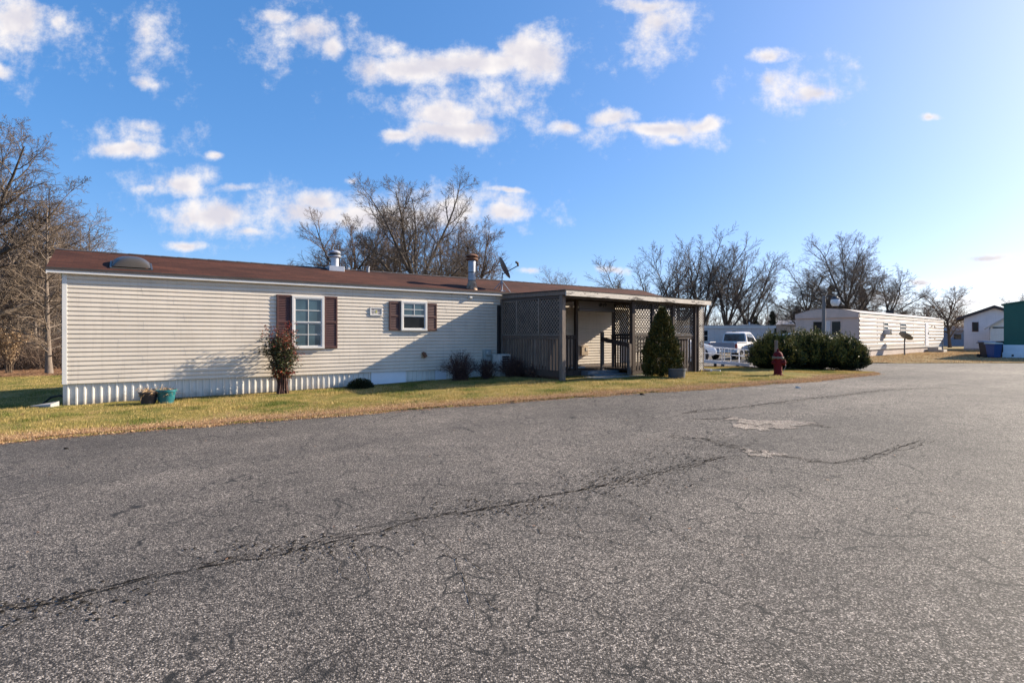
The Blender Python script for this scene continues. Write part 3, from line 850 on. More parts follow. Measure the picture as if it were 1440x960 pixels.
# ------------------------------------------------------------------ the long beige home (x along the front wall, y into the home)
HL, HD = 20.7, 4.27
SB, ST = .464, 2.93
EAVE, RIDGE = 2.985, 3.655
home = empty('mobile_home', (C0[0], C0[1], 0), HOME_ROT, 'long single-storey beige mobile home with brown shingle roof and brown shutters', 'mobile home')

def lap_wall(mb, x0, x1, z0, z1, lap=.1, seed=1, panel=3.66, place=None, breaks=True):
    """clapboard vinyl: each course leans out to its lower edge; the panels overlap at staggered joints"""
    r = random.Random(seed); k = 0; z = z0; offs = [r.uniform(0, panel) for _ in range(4)]
    while z < z1 - .01:
        zt = min(z + lap, z1); pr = k // 2
        cuts = [x0]
        if breaks:
            x = x0 + offs[pr % 4] * .98 + .05
            while x < x1 - .2: cuts.append(x + r.uniform(-.02, .02)); x += panel
        cuts.append(x1)
        for q in range(len(cuts) - 1):
            a, b = cuts[q], cuts[q+1]; e = .0022 if q % 2 else 0.0
            yb, ym, yt = -.024 - e, -.0235 - e, -.003 - e
            zz = z + (zt - z) * .70
            prof = [(0.0, z), (yb, z), (yb - .0006, z + .012), (-.0165 - e, zz), (yt, zz + .012), (yt, zt)]
            vs = [place(a, y, w) for y, w in prof] + [place(b, y, w) for y, w in prof]
            m = len(prof)
            mb.add(vs, [(i, i+1, m+i+1, m+i) for i in range(m-1)])
        z = zt; k += 1

wm = MB()
lap_wall(wm, .07, HL - .04, SB, ST, seed=3, place=lambda x, y, z: (x, y, z))
wm.build('siding_wall', M['siding'], home, fix=False)
em = MB()
for xx, fn in ((0, lambda x, y, z: (y, HD - x, z)), (HL, lambda x, y, z: (HL - y, x, z))):
    em = MB(); lap_wall(em, .06, HD - .06, SB, ST, seed=5, place=fn, breaks=False)
    em.add([(xx, .0, ST), (xx, HD, ST), (xx, HD/2, RIDGE - .06)], [(0, 1, 2)])
    em.build('end_wall', M['siding'], home, fix=False)
MB().box(.02, HL - .02, HD - .04, HD, SB, ST).build('rear_wall', M['siding_plain'], home)
MB().box(.05, HL - .05, .05, HD - .05, SB - .08, SB - .02).build('floor_deck', M['dark_void'], home)
for xx in (-.012, HL - .075):
    MB().box(xx, xx + .087, -.028, .06, SB - .01, ST).build('corner_trim', M['white'], home, bevel=.004)
fm_ = MB(); fm_.box(0.075, HL - .08, -.030, .0, ST - .035, ST + .03)
fm_.build('frieze_trim', M['white'], home)

# skirting: ribbed sheets, two newer flat ones, with a dark gap over the soil
def skirt_run(x0, x1, name, mat, ribs=True, face=lambda x, y, z: (x, y, z), gapf=None):
    m = MB(); r = random.Random(int(x0*100)); x = x0; pts = []
    while x < x1:
        if ribs:
            w = .145
            for dx, yy in ((0, .03), (.062, .03), (.072, .008), (.100, .008), (.110, .03)): 
                if x + dx < x1: pts.append((x + dx, yy + r.uniform(-.002, .002)))
            x += w
        else: pts.append((x, .012 + r.uniform(-.003, .003))); x += .4
    pts.append((x1, .02))
    vs = []
    for px_, py_ in pts:
        lo = gapf(px_) if gapf else -.3
        vs += [face(px_, py_, lo), face(px_, py_, SB + .012)]
    m.add(vs, [(2*i, 2*i+2, 2*i+3, 2*i+1) for i in range(len(pts)-1)])
    return m.build(name, mat, home, fix=False)
def gapf(x):
    gx_, gy_ = wl(x, -.02)
    gp = .035*sstep(.8, 2.2, x)*(1 - sstep(8.8, 9.6, x))
    return gz(gx_, gy_) + gp - .03*(gp < .012)
n0, n1_ = wall_t(522), wall_t(571)
n2, n3 = wall_t(612), wall_t(628)
skirt_run(.0, n0, 'skirting', M['skirt'], gapf=gapf)
o = skirt_run(n0 + .002, n1_, 'skirting', M['skirt_new'], False, gapf=gapf); o['label'] = 'smooth newer white skirting sheet'
skirt_run(n1_ + .002, n2, 'skirting', M['skirt'], gapf=gapf)
o = skirt_run(n2 + .002, n3, 'skirting', M['skirt_new'], False, gapf=gapf); o['label'] = 'short newer white skirting sheet'
skirt_run(n3 + .002, HL, 'skirting', M['skirt'], gapf=gapf)
sk = MB()
for xx in (.015, HL - .03): sk.box(xx, xx + .012, .04, HD, -.35, SB)
sk.box(.03, HL - .03, HD - .02, HD - .005, -.4, SB)
sk.build('skirting', M['skirt'], home)

# roof
OV, OE = .13, .27
def roof_slab(mb, sgn):
    yE, yR = (-OV, HD/2) if sgn < 0 else (HD + OV, HD/2)
    sl_ = (RIDGE - EAVE) / (HD/2 + OV)
    x0, x1 = -OE, HL + OE
    t_ = .045
    vs = [(x0, yE, EAVE - t_), (x1, yE, EAVE - t_), (x1, yR, RIDGE - t_), (x0, yR, RIDGE - t_), (x0, yE, EAVE), (x1, yE, EAVE), (x1, yR, RIDGE), (x0, yR, RIDGE)]
    mb.hexa(vs)
rm = MB(); roof_slab(rm, -1); roof_slab(rm, 1)
roof = rm.build('roof', M['shingle'], home)
cap = MB()
n_ = 58
for i in range(n_):
    a = -OE + (HL + 2*OE) * i / n_; b = -OE + (HL + 2*OE) * (i + 1) / n_ + .03
    for s in (-1, 1):
        cap.hexa([(a, HD/2, RIDGE + .008), (b, HD/2, RIDGE + .002), (b, HD/2 + s*.14, RIDGE - .040), (a, HD/2 + s*.14, RIDGE - .034),
                  (a, HD/2, RIDGE + .018), (b, HD/2, RIDGE + .010), (b, HD/2 + s*.145, RIDGE - .033), (a, HD/2 + s*.145, RIDGE - .026)])
cap.build('ridge_cap', M['roof_dark'], roof)
dm = MB(); dm.box(-OE - .004, HL + OE, -OV - .012, -OV + .002, EAVE - .055, EAVE + .003)
for s in (0, 1):
    pass
dm.build('drip_edge', M['roof_dark'], roof)
for y_ in (-OV + .002, HD + OV - .022): MB().box(-OE + .01, HL + OE - .01, y_, y_ + .02, EAVE - .118, EAVE - .047).build('fascia', M['white'], roof)
sf = MB(); sf.box(-OE + .02, HL + OE - .02, -OV + .022, 0, EAVE - .075, EAVE - .06)
sf.build('soffit', M['white'], roof)
for x0 in (-OE - .002, HL + OE - .02):
    for s in (-1, 1):
        ye_ = -OV if s < 0 else HD + OV
        rk = MB(); rk.hexa([(x0, ye_, EAVE - .14), (x0 + .022, ye_, EAVE - .14), (x0 + .022, HD/2, RIDGE - .14), (x0, HD/2, RIDGE - .14),
                 (x0, ye_, EAVE - .047), (x0 + .022, ye_, EAVE - .047), (x0 + .022, HD/2, RIDGE - .047), (x0, HD/2, RIDGE - .047)])
        rk.build('rake_board', M['white'], roof)
def roof_z(y): return EAVE + (RIDGE - EAVE) * (y + OV) / (HD/2 + OV)
def roof_at(px, y):
    return wall_t(px, -y)

# skylight dome low on the front slope
sx0, sx1 = roof_at(157, .35), roof_at(212, .35)
dome = MB(); ns, nv = 22, 12; vs = []
cx_, hw = (sx0 + sx1)/2, (sx1 - sx0)/2
cyy, hy = .47, .36
for j in range(nv + 1):
    for i in range(ns + 1):
        a = -1 + 2*i/ns; b = -1 + 2*j/nv
        hgt = .17 * max(0, 1 - abs(a)**2.6)**.75 * max(0, 1 - abs(b)**3)**.6
        y = cyy + hy*b
        vs.append((cx_ + hw*a*.97, y - .05*hgt, roof_z(y) + .05 + hgt))
dome.add(vs, [(j*(ns+1)+i, j*(ns+1)+i+1, (j+1)*(ns+1)+i+1, (j+1)*(ns+1)+i) for j in range(nv) for i in range(ns)])
sky_o = dome.build('skylight', M['bronze'], roof, smooth=True)
fr2 = MB()
for (a, b, c, d_) in ((sx0 - .03, sx1 + .03, cyy - hy - .035, cyy - hy), (sx0 - .03, sx1 + .03, cyy + hy, cyy + hy + .035), (sx0 - .035, sx0, cyy - hy, cyy + hy), (sx1, sx1 + .035, cyy - hy, cyy + hy)):
    fr2.hexa([(a, c, roof_z(c) - .01), (b, c, roof_z(c) - .01), (b, d_, roof_z(d_) - .01), (a, d_, roof_z(d_) - .01), (a, c, roof_z(c) + .03), (b, c, roof_z(c) + .03), (b, d_, roof_z(d_) + .03), (a, d_, roof_z(d_) + .03)])
fr2.build('skylight_frame', M['bronze'], roof)

# small furnace vent near the ridge
vx = roof_at(470, 2.0); vy = 1.95; vz = roof_z(vy)
v_ = MB(); v_.box(vx - .24, vx + .24, vy - .22, vy + .2, vz - .1, vz + .09)
vent = v_.build('roof_vent', M['galv_clean'], roof, bevel=.01)
MB().lathe([(.12, -.03), (.12, .26), (.19, .265), (.205, .285), (.19, .31), (.13, .32), (.12, .37), (.17, .38), (.185, .41), (.17, .44), (.09, .485), (.02, .49)], 20, (vx, vy, vz + .12)).build('vent_pipe', M['galv_clean'], roof, smooth=True)
MB().lathe([(.188, 0), (.188, .04)], 20, (vx, vy, vz + .44)).build('vent_collar', M['black'], roof, smooth=True)
# plumbing stub further along the ridge
px_ = roof_at(515, 2.1)
MB().lathe([(.05, 0), (.05, .16), (.07, .165), (.07, .19), (.02, .2)], 12, (px_, 1.95, roof_z(1.95) - .02)).build('plumbing_stub', M['galv'], roof, smooth=True)
px_ = roof_at(493, 2.1)
MB().lathe([(.05, 0), (.05, .2), (.02, .21)], 12, (px_, 2.35, RIDGE - .12)).build('plumbing_stub', M['galv'], roof, smooth=True)

# stove pipe by the eave
cxp = roof_at(664, .15); cyp = .17; czp = roof_z(cyp)
MB().lathe([(.20, -.06), (.195, 0), (.13, .22), (.128, .25)], 24, (cxp, cyp, czp)).build('chimney_boot', M['rust_pale'], roof, smooth=True)
ch = MB().lathe([(.122, 0), (.122, .27), (.118, .275), (.118, .70), (.115, .71)], 24, (cxp, cyp, czp + .22)).build('chimney', M['galv'], roof, smooth=True)
for z in (.25, .52): MB().lathe([(.127, 0), (.127, .025)], 24, (cxp, cyp, czp + z)).build('chimney_band', M['black'], roof)
MB().lathe([(.125, 0), (.19, .02), (.20, .05), (.19, .075), (.13, .08), (.13, .12), (.21, .125), (.215, .15), (.17, .19), (.06, .225), (.01, .23)], 24, (cxp, cyp, czp + .92)).build('chimney_cap', M['rust'], roof, smooth=True)

# ------------------------------------------------------------------ windows and shutters
def sash_window(px0, px1, py0, py1, cols, rows, pane=M['pane'], lower_dark=False):
    x0, x1 = wall_t(px0), wall_t(px1); xm = (px0 + px1)/2
    z1, z0 = wall_z(xm, py0), wall_z(xm, py1)
    w = MB(); F_ = .062
    yo, yi = -.086, -.012
    w.box(x0, x1, yo, yi, z1 - F_, z1); w.box(x0, x1, yo - .012, yi, z0, z0 + F_*.9)
    w.box(x0, x0 + F_, yo, yi, z0 + F_*.9, z1 - F_); w.box(x1 - F_, x1, yo, yi, z0 + F_*.9, z1 - F_)
    fr = w.build('window', M['white'], home, bevel=.004)
    ix0, ix1, iz0, iz1 = x0 + F_, x1 - F_, z0 + F_*.9, z1 - F_
    zm = (iz0 + iz1)/2
    mm = MB(); s = .028
    for (a, b, yy) in ((zm, iz1, -.074), (iz0, zm, -.062)):
        mm.box(ix0, ix1, yy, yy + .022, a, a + s); mm.box(ix0, ix1, yy, yy + .022, b - s, b)
        mm.box(ix0, ix0 + s, yy, yy + .022, a + s, b - s); mm.box(ix1 - s, ix1, yy, yy + .022, a + s, b - s)
    mm.build('sash', M['white'], fr)
    ms_ = MB()
    for k, (a, b, yy) in enumerate(((zm, iz1, -.070), (iz0, zm, -.058))):
        if lower_dark and k == 1: continue
        for c in range(1, cols):
            xx = ix0 + (ix1 - ix0)*c/cols; ms_.box(xx - .009, xx + .009, yy, yy + .010, a + s, b - s)
        for q in range(1, rows):
            zz = a + (b - a)*q/rows; ms_.box(ix0 + s, ix1 - s, yy + .001, yy + .011, zz - .009, zz + .009)
    ms_.build('muntin', M['white'], fr)
    p = MB(); p.box(ix0 + s, ix1 - s, -.056, -.052, zm + s, iz1 - s); p.build('pane', pane, fr)
    p = MB(); p.box(ix0 + s, ix1 - s, -.044, -.040, iz0 + s, zm - s); p.build('pane', M['pane_dark'] if lower_dark else pane, fr)
    return x0, x1, z0, z1

def shutter(px0, px1, py0, py1):
    x0, x1 = wall_t(px0, .03), wall_t(px1, .03); xm = (px0 + px1)/2
    z1, z0 = wall_z(xm, py0), wall_z(xm, py1)
    m = MB(); st = .045; y0, y1 = -.062, -.022
    m.box(x0, x0 + st, y0, y1, z0, z1); m.box(x1 - st, x1, y0, y1, z0, z1)
    zm = (z0 + z1)/2
    for a, b in ((z0, z0 + .06), (zm - .03, zm + .03), (z1 - .06, z1)): m.box(x0 + st, x1 - st, y0, y1, a, b)
    for a, b in ((z0 + .06, zm - .03), (zm + .03, z1 - .06)):
        k = max(3, int((b - a)/.045))
        for q in range(k):
            za = a + (b - a)*q/k; zb = a + (b - a)*(q + 1)/k
            m.hexa([(x0 + st, y0 + .006, za), (x1 - st, y0 + .006, za), (x1 - st, y1, za), (x0 + st, y1, za), (x0 + st, y0 + .024, zb), (x1 - st, y0 + .024, zb), (x1 - st, y1, zb), (x0 + st, y1, zb)])
    m.build('shutter', M['shutter'], home, bevel=.003)

sash_window(409.8, 455, 416.5, 490, 2, 2)
shutter(388.6, 409.4, 414.5, 491); shutter(455.6, 474.2, 417, 489.5)
sash_window(562.8, 599.2, 423.5, 465, 2, 2, lower_dark=True)
shutter(547, 562.4, 424, 464.5); shutter(599.6, 613.8, 426.5, 465)

# placard
x0, x1 = wall_t(519.7), wall_t(537); z1, z0 = wall_z(528, 432.6), wall_z(528, 443.8)
m = MB(); f_ = .03
m.box(x0, x1, -.045, -.02, z1 - f_, z1); m.box(x0, x1, -.047, -.02, z0, z0 + f_); m.box(x0, x0 + f_, -.045, -.02, z0 + f_, z1 - f_); m.box(x1 - f_, x1, -.045, -.02, z0 + f_, z1 - f_)
pl = m.build('placard', M['white'], home, bevel=.003); pl['label'] = 'small framed white placard with a yellow-green emblem'
MB().box(x0 + f_, x1 - f_, -.032, -.020, z0 + f_, z1 - f_).build('placard_face', M['plaque_grey'], pl)
xc = (x0 + x1)/2; zc = (z0 + z1)/2
m = MB(); m.prism([(xc - .03, zc), (xc, zc - .05), (xc + .035, zc + .005), (xc + .005, zc + .055)], -.036, -.032)
m.build('emblem', M['yellow_green'], pl)
m = MB(); W_ = (x1 - x0)
for (a, b, h0, h1) in ((.16, .34, .06, .035), (.14, .36, -.005, .022), (.18, .33, -.05, .02), (.64, .80, .03, .06), (.68, .82, -.055, .03)):
    m.box(x0 + a*W_, x0 + b*W_, -.035, -.032, zc + h0 - h1/2, zc + h0 + h1/2)
m.build('placard_lettering', M['plaque_mark'], pl)

# floodlight under the eave, dryer vent, electric meter, white cabinet, black panel as painted shadow gap
fx = wall_t(660); m = MB()
m.box(fx - .07, fx + .07, -.07, -.02, 2.72, 2.80)
m.box(fx - .05, fx + .05, -.11, -.07, 2.735, 2.79)
m.build('wall_light', M['white'], home, bevel=.01)
dxp = wall_t(596.5, .05); dz = wall_z(596.5, 499, .05)
m = MB(); m.box(dxp - .085, dxp + .085, -.045, -.02, dz - .09, dz + .09)
m.add([], []); m.build('dryer_vent', M['tan_box'], home, bevel=.008)
MB().tube([(dxp - .02, -.03, dz + .05), (dxp - .02, -.10, dz + .03), (dxp + .02, -.13, dz - .06)], .055, 12).build('vent_hood', M['rust'], home, smooth=True)
mx = wall_t(685, .1); mz = wall_z(685, 499, .1)
m = MB(); m.box(mx - .14, mx + .14, -.16, -.02, mz - .21, mz + .17); m.lathe([(.10, -.16), (.10, -.20), (.07, -.23), (.02, -.235)], 18, (mx, 0, mz + .06), 'y')
m.build('meter_box', M['meter'], home, bevel=.015)
m = MB(); m.tube([(mx, -.09, mz - .21), (mx, -.09, .1)], .03, 10)
m.build('conduit', M['meter'], home, smooth=True)
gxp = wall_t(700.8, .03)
MB().box(gxp - .055, gxp + .05, -.09, -.021, .45, 2.55).build('shadow_gap_panel', M['black'], home, bevel=.01)  # black panel stands in for the shadow gap between siding and porch post
px_c = wall_t(704, .35)
pz = gz(*wl(px_c, .35))
cab = empty('utility_cabinet', (*wl(px_c, .40), pz), HOME_ROT, 'white utility cabinet with dark louvres standing against the porch side wall', 'utility cabinet')
MB().box(-.22, .22, -.22, .22, 0, .74).build('cabinet_body', M['pot_white'], cab, bevel=.012)
m = MB()
for k in range(7): m.box(-.12 + .015*(k % 2), .16, -.232, -.222, .18 + k*.075, .235 + k*.075)
m.build('louvre', M['black'], cab)
MB().box(.225, .26, -.2, .2, .05, .72).build('side_panel', M['cabinet_blue'], cab)

# satellite dish on the eave
dx = roof_at(706, .1)
sd = empty('satellite_dish', (*wl(dx, -.10), roof_z(.10)), HOME_ROT, 'grey satellite dish on a tripod mast at the roof eave of the beige home', 'satellite dish')
def dish_mesh(mb, c, axis, R=.33, dep=.09, n=24, rings=6):
    ax = Vector(axis).normalized(); s = ax.cross(Vector((0, 0, 1))).normalized(); u = s.cross(ax)
    c = Vector(c); vs = []
    for side in (0, 1):
        for j in range(rings + 1):
            rr = R*j/rings
            for k in range(n):
                a = 2*math.pi*k/n
                vs.append(c + s*math.cos(a)*rr + u*math.sin(a)*rr*1.08 + ax*(dep*(j/rings)**2 - (.012 if side else 0)))
    fs = []
    for side in (0, 1):
        o_ = side*(rings+1)*n
        for j in range(rings):
            for k in range(n):
                q = (o_+j*n+k, o_+j*n+(k+1) % n, o_+(j+1)*n+(k+1) % n, o_+(j+1)*n+k)
                fs.append(q if side == 0 else q[::-1])
    e = rings*n; o_ = (rings+1)*n
    for k in range(n): fs.append((e+k, e+(k+1) % n, o_+e+(k+1) % n, o_+e+k))
    mb.add(vs, fs)
AX = Vector((.80, -.42, .44))
top = Vector((0, 0, .62))
m = MB(); dish_mesh(m, top + AX.normalized()*.04 + Vector((-.02, 0, .12)), AX, .37); m.build('reflector', M['dish'], sd, smooth=True)
m = MB(); m.tube([(0, 0, 0), (0, 0, .42), (.02, 0, .62)], .022, 8); m.tube([(.25, -.14, roof_z(-.04) - roof_z(.1)), (0, 0, .34)], .014, 6); m.tube([(-.22, .16, .05), (0, 0, .34)], .014, 6); m.tube([(.02, .25, .07), (0, 0, .34)], .014, 6)
m.box(-.09, .09, -.07, .07, -.02, .012)
m.build('mast', M['galv'], sd, smooth=True)
e0 = top + Vector((0, 0, -.06)); e1 = top + AX.normalized()*.62 + Vector((0, 0, -.02))
m = MB(); m.tube([e0, e0.lerp(e1, .5), e1], .016, 8); m.build('feed_arm', M['black'], sd)
m = MB(); m.tube([e1 - Vector((0, 0, .03)), e1 + Vector((-.02, 0, .08)), e1 + Vector((-.10, .02, .12))], [.03, .045, .035], 10); m.build('feed_horn', M['black'], sd, smooth=True)

# ------------------------------------------------------------------ porch (x along the front, y towards the wall; d = -y)
PT = wall_t(703.5)
porch = empty('wooden_porch', (*wl(PT, 0), 0), HOME_ROT, 'weathered grey wooden porch with lattice panels and flat roof on the beige home', 'porch')
def pg(s, d): return gz(*wl(PT + s, d))
RZ0, RZ1 = 2.85, 2.79         # roof top at the front, left and right
def rz(s, d): return RZ0 + (RZ1 - RZ0)*(s/6.84) + (3.4 - d)*.02
def roofbox(mb, s0, s1, d0, d1, t0, t1):
    vs = [(s0, -d1, rz(s0, d1) - t1), (s1, -d1, rz(s1, d1) - t1), (s1, -d0, rz(s1, d0) - t1), (s0, -d0, rz(s0, d0) - t1),
          (s0, -d1, rz(s0, d1) - t0), (s1, -d1, rz(s1, d1) - t0), (s1, -d0, rz(s1, d0) - t0), (s0, -d0, rz(s0, d0) - t0)]
    mb.hexa(vs)
FD = 3.42
m = MB(); roofbox(m, -.06, 6.86, .16, FD, 0, .03); proof = m.build('roof', M['tar'], porch)
m = MB(); roofbox(m, -.03, 6.82, FD - .04, FD + .0, .034, .175); m.build('fascia', M['fascia'], proof, bevel=.004)
for s_ in (-.03, 6.78):
    m = MB(); roofbox(m, s_, s_ + .04, .16, FD - .045, .034, .15); m.build('fascia', M['wood'], proof, bevel=.004)
m = MB()
for q in range(9): 
    s = .3 + q*.77
    roofbox(m, s, s + .04, .17, FD - .05, .04, .15)
m.build('rafter', M['wood_dark'], proof)
m = MB(); roofbox(m, .0, 6.78, 3.12, 3.22, .155, .235); m.build('beam', M['wood_beam'], porch, bevel=.006)
m = MB(); roofbox(m, .0, 6.5, 1.95, 2.03, .155, .20); m.build('beam', M['wood_beam'], porch, bevel=.006)
m = MB(); roofbox(m, .0, .09, .1, 3.1, .155, .25); m.build('beam', M['wood_beam'], porch, bevel=.006)
m = MB(); roofbox(m, 6.36, 6.44, .1, 3.1, .155, .28); m.build('beam', M['wood_beam'], porch, bevel=.006)

def post(s, d, w=.10, mat='wood_dark', ztop=None, z0=None):
    zt = ztop if ztop is not None else rz(s, d) - .16
    m = MB(); zb = pg(s, d) - .12 if z0 is None else z0
    m.box(s - w/2, s + w/2, -d - w/2, -d + w/2, zb, zt)
    return m.build('post', M[mat], porch, bevel=.008)
post(.04, 3.17, .135, 'wood'); post(.04, .07, .11, 'wood')
for s, w in ((2.99, .13), (3.95, .10), (5.0, .10), (6.22, .11)): post(s, 3.17, w)
post(1.63, 1.99, .10); post(3.34, 1.99, .09, 'wood'); post(6.40, 2.0, .09); post(6.40, .12, .1); post(6.46, 3.17, .10, 'wood')
post(3.34, .08, .08)

def lattice(p0, p1, z0, z1, normal, frame=True, sp=.083, w=.030, mat='lattice', name='lattice_panel'):
    """diagonal slats in two layers between p0 and p1 (porch plan), clipped to the panel"""
    p0 = np.array(p0, float); p1 = np.array(p1, float); L = np.linalg.norm(p1 - p0); e = (p1 - p0)/L
    H = z1 - z0; nn = np.array(normal, float)
    m = MB()
    def slat(c, sg, off):
        # line x*sg + z = c  -> inside 0..L, 0..H
        pts = []
        for z in (0, H):
            x = (c - z)*sg
            if -1e-9 <= x <= L + 1e-9: pts.append((x, z))
        for x in (0, L):
            z = c - x*sg
            if 0 < z < H: pts.append((x, z))
        if len(pts) < 2: return
        pts = sorted(set(pts)); a, b = pts[0], pts[-1]
        if math.hypot(a[0]-b[0], a[1]-b[1]) < .04: return
        A = [*(p0 + e*a[0] + nn*off), z0 + a[1]]; B = [*(p0 + e*b[0] + nn*off), z0 + b[1]]
        m.bar(A, B, .006, w, up=(0, 0, 1)) if False else m.bar(A, B, w, .007, up=(nn[0], nn[1], 0))
    st = sp*math.sqrt(2); c = st*.5
    while c < L + H:
        slat(c, 1, .0); c += st
    c = -L + st*.5
    while c < H:
        slat(c, -1, .008); c += st
    if frame:
        for (za, zb) in ((z0 - .02, z0 + .03), (z1 - .03, z1 + .02)):
            A = [*(p0 + nn*.018), (za + zb)/2]; B = [*(p1 + nn*.018), (za + zb)/2]
            m.bar(A, B, .02, .05)
    return m.build(name, M[mat], porch)

def pickets(p0, p1, z0, z1, n, w=.075, t=.02, mat='wood_dark', gapz=0.0, seed=1, name='picket_railing'):
    p0 = np.array(p0, float); p1 = np.array(p1, float); L = np.linalg.norm(p1 - p0); e = (p1 - p0)/L; nn = np.array([e[1], -e[0]])
    r = random.Random(seed); m = MB()
    for k in range(n):
        f = (k + .5)/n*L; j = r.uniform(-.006, .006); lo = z0 + r.uniform(-.02, .02)
        a = p0 + e*(f - w/2 + j); b = p0 + e*(f + w/2 + j)
        q = nn*t*.5
        m.hexa([(*(a - q), lo), (*(b - q), lo), (*(b + q), lo), (*(a + q), lo), (*(a - q), z1 - .03), (*(b - q), z1 - .03), (*(b + q), z1 - .03), (*(a + q), z1 - .03)])
    for zz, hh, ww in ((z1, .04, .10), (z1 - .09, .07, .035)):
        A = [*(p0 + nn*(.02 if hh > .05 else 0)), zz - (.02 if hh < .05 else 0)]; B = [*(p1 + nn*(.02 if hh > .05 else 0)), zz - (.02 if hh < .05 else 0)]
        m.bar(A, B, ww, hh)
    return m.build(name, M[mat], porch)

RAIL = 1.54
# left side wall
lattice((.03, -.14), (.03, -.95), RAIL, 2.66, (-1, 0), sp=.092, w=.028); lattice((.03, -.97), (.03, -2.1), RAIL, 2.66, (-1, 0), sp=.092, w=.028); lattice((.03, -2.12), (.03, -3.10), RAIL, 2.66, (-1, 0), sp=.092, w=.028)
for d_ in (.96, 2.11): MB().box(-.02, .05, -d_ - .025, -d_ + .025, RAIL, 2.66).build('batten', M['lattice'], porch)
pickets((.03, -.14), (.03, -3.10), .42, RAIL, 21, .095, mat='wood_mid', seed=2)
m = MB(); m.box(.0, .04, -3.1, -.1, .30, .50); m.box(.1, .14, -3.1, -.1, -.1, .34); m.build('skirt_board', M['wood_dark'], porch)
post(.05, 1.9, .1, 'wood', RAIL - .05)
MB().box(.085, .095, -3.09, -.14, RAIL - .02, 2.66).build('dark_backing', M['dark_void'], porch)  # added dark sheet, darkens the inside so the lattice slats stand out
# deck and its front rail
m = MB()
for k in range(23):
    d0 = .05 + k*.135
    s1 = 6.40
    s0 = .06
    if d0 + .13 > 2.06: s0 = 3.0
    if d0 + .13 <= 3.16: m.box(s0, s1, -d0 - .128, -d0, .41, .445)
m.build('deck', M['wood_dark'], porch)
m = MB(); m.box(.06, 3.3, -2.09, -2.055, .10, .405); m.box(3.0, 6.4, -3.155, -3.12, .15, .405); m.build('rim_joist', M['wood_dark'], porch)
pickets((.10, -2.0), (1.58, -2.0), .46, RAIL, 11, .07, seed=3)
pickets((3.34, -1.94), (3.02, -3.1), .46, RAIL, 8, .07, seed=4)
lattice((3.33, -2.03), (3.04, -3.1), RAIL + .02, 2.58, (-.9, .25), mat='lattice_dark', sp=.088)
# enclosed right half, front
for k, (a, b) in enumerate(((3.06, 3.9), (4.0, 4.95), (5.05, 6.16))):
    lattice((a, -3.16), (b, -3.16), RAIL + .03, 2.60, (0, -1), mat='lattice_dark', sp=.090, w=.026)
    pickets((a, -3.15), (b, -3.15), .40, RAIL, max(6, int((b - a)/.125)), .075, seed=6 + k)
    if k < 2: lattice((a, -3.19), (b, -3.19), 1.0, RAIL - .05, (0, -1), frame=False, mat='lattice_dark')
# right end
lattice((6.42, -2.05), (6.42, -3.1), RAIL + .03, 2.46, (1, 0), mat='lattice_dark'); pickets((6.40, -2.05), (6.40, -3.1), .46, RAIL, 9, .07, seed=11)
lattice((6.36, -3.235), (6.62, -3.235), .30, 2.52, (0, -1), frame=False, sp=.07, w=.034, mat='fascia', name='trellis')
m = MB(); m.box(6.60, 6.635, -3.25, -3.215, pg(6.6, 3.2) - .05, 2.55); m.box(6.33, 6.36, -3.25, -3.22, pg(6.3, 3.2) - .05, 2.55); m.build('trellis_frame', M['wood'], porch)
# steps of concrete block and the stair rail
for k, (z0, z1, d0, d1) in enumerate(((.0, .30, 2.1, 2.44), (.0, .23 + .12, 2.1, 2.1))):
    pass
sgz = pg(2.4, 2.9)
m = MB(); m.box(1.75, 3.2, -2.42, -2.10, sgz - .1, .385); m.build('step', M['block_blue'], porch, bevel=.015)
m = MB(); m.box(1.68, 3.25, -2.80, -2.425, sgz - .1, .30); m.build('step', M['block_blue'], porch, bevel=.015)
m = MB(); m.box(1.2, 3.6, -3.45, -2.81, sgz - .1, sgz + .035); m.build('landing_slab', M['concrete'], porch, bevel=.01)
s_u, d_u = 2.75, 2.05
m = MB(); m.box(s_u - .05, s_u + .05, -d_u - .05, -d_u + .05, .38, 1.66); m.build('stair_post', M['wood'], porch, bevel=.01)
s_l, d_l = 2.80, 3.22
m = MB(); m.box(s_l - .05, s_l + .05, -d_l - .05, -d_l + .05, sgz - .05, 1.26); m.build('stair_post', M['wood'], porch, bevel=.01)
m = MB(); m.bar((s_u - .06, -d_u, 1.42), (s_l - .06, -d_l - .05, 1.22), .035, .14); m.build('handrail', M['wood_dark'], porch, bevel=.004)
# rolled blind hung between the inner posts
m = MB(); m.box(1.69, 3.30, -2.06, -2.03, 2.36, 2.66)
for k in range(6): m.box(1.69, 3.30, -2.068, -2.06, 2.39 + k*.044, 2.424 + k*.044)
m.tube([(1.69, -2.05, 2.37), (3.30, -2.05, 2.37)], .045, 12)
m.build('rolled_blind', M['blind'], porch)
m = MB(); rr_ = random.Random(8)
for k in range(9):
    s = 2.55 + k*.045; m.box(s, s + rr_.uniform(.015, .035), -2.078, -2.069, 2.44 + rr_.uniform(.05, .12), 2.60 + rr_.uniform(-.03, .05))
m.build('torn_slats', M['black'], porch)
# tan box on the wall inside the porch
bxs = wall_t(821, .06) - PT; bz = wall_z(821, 493, .06)
m = MB(); m.box(bxs - .17, bxs + .17, -.13, -.022, bz - .17, bz + .17); tb = m.build('wall_box', M['tan_box'], porch, bevel=.012)
MB().box(bxs + .03, bxs + .14, -.142, -.131, bz + .0, bz + .12).build('wall_box_lid', M['siding'], tb)
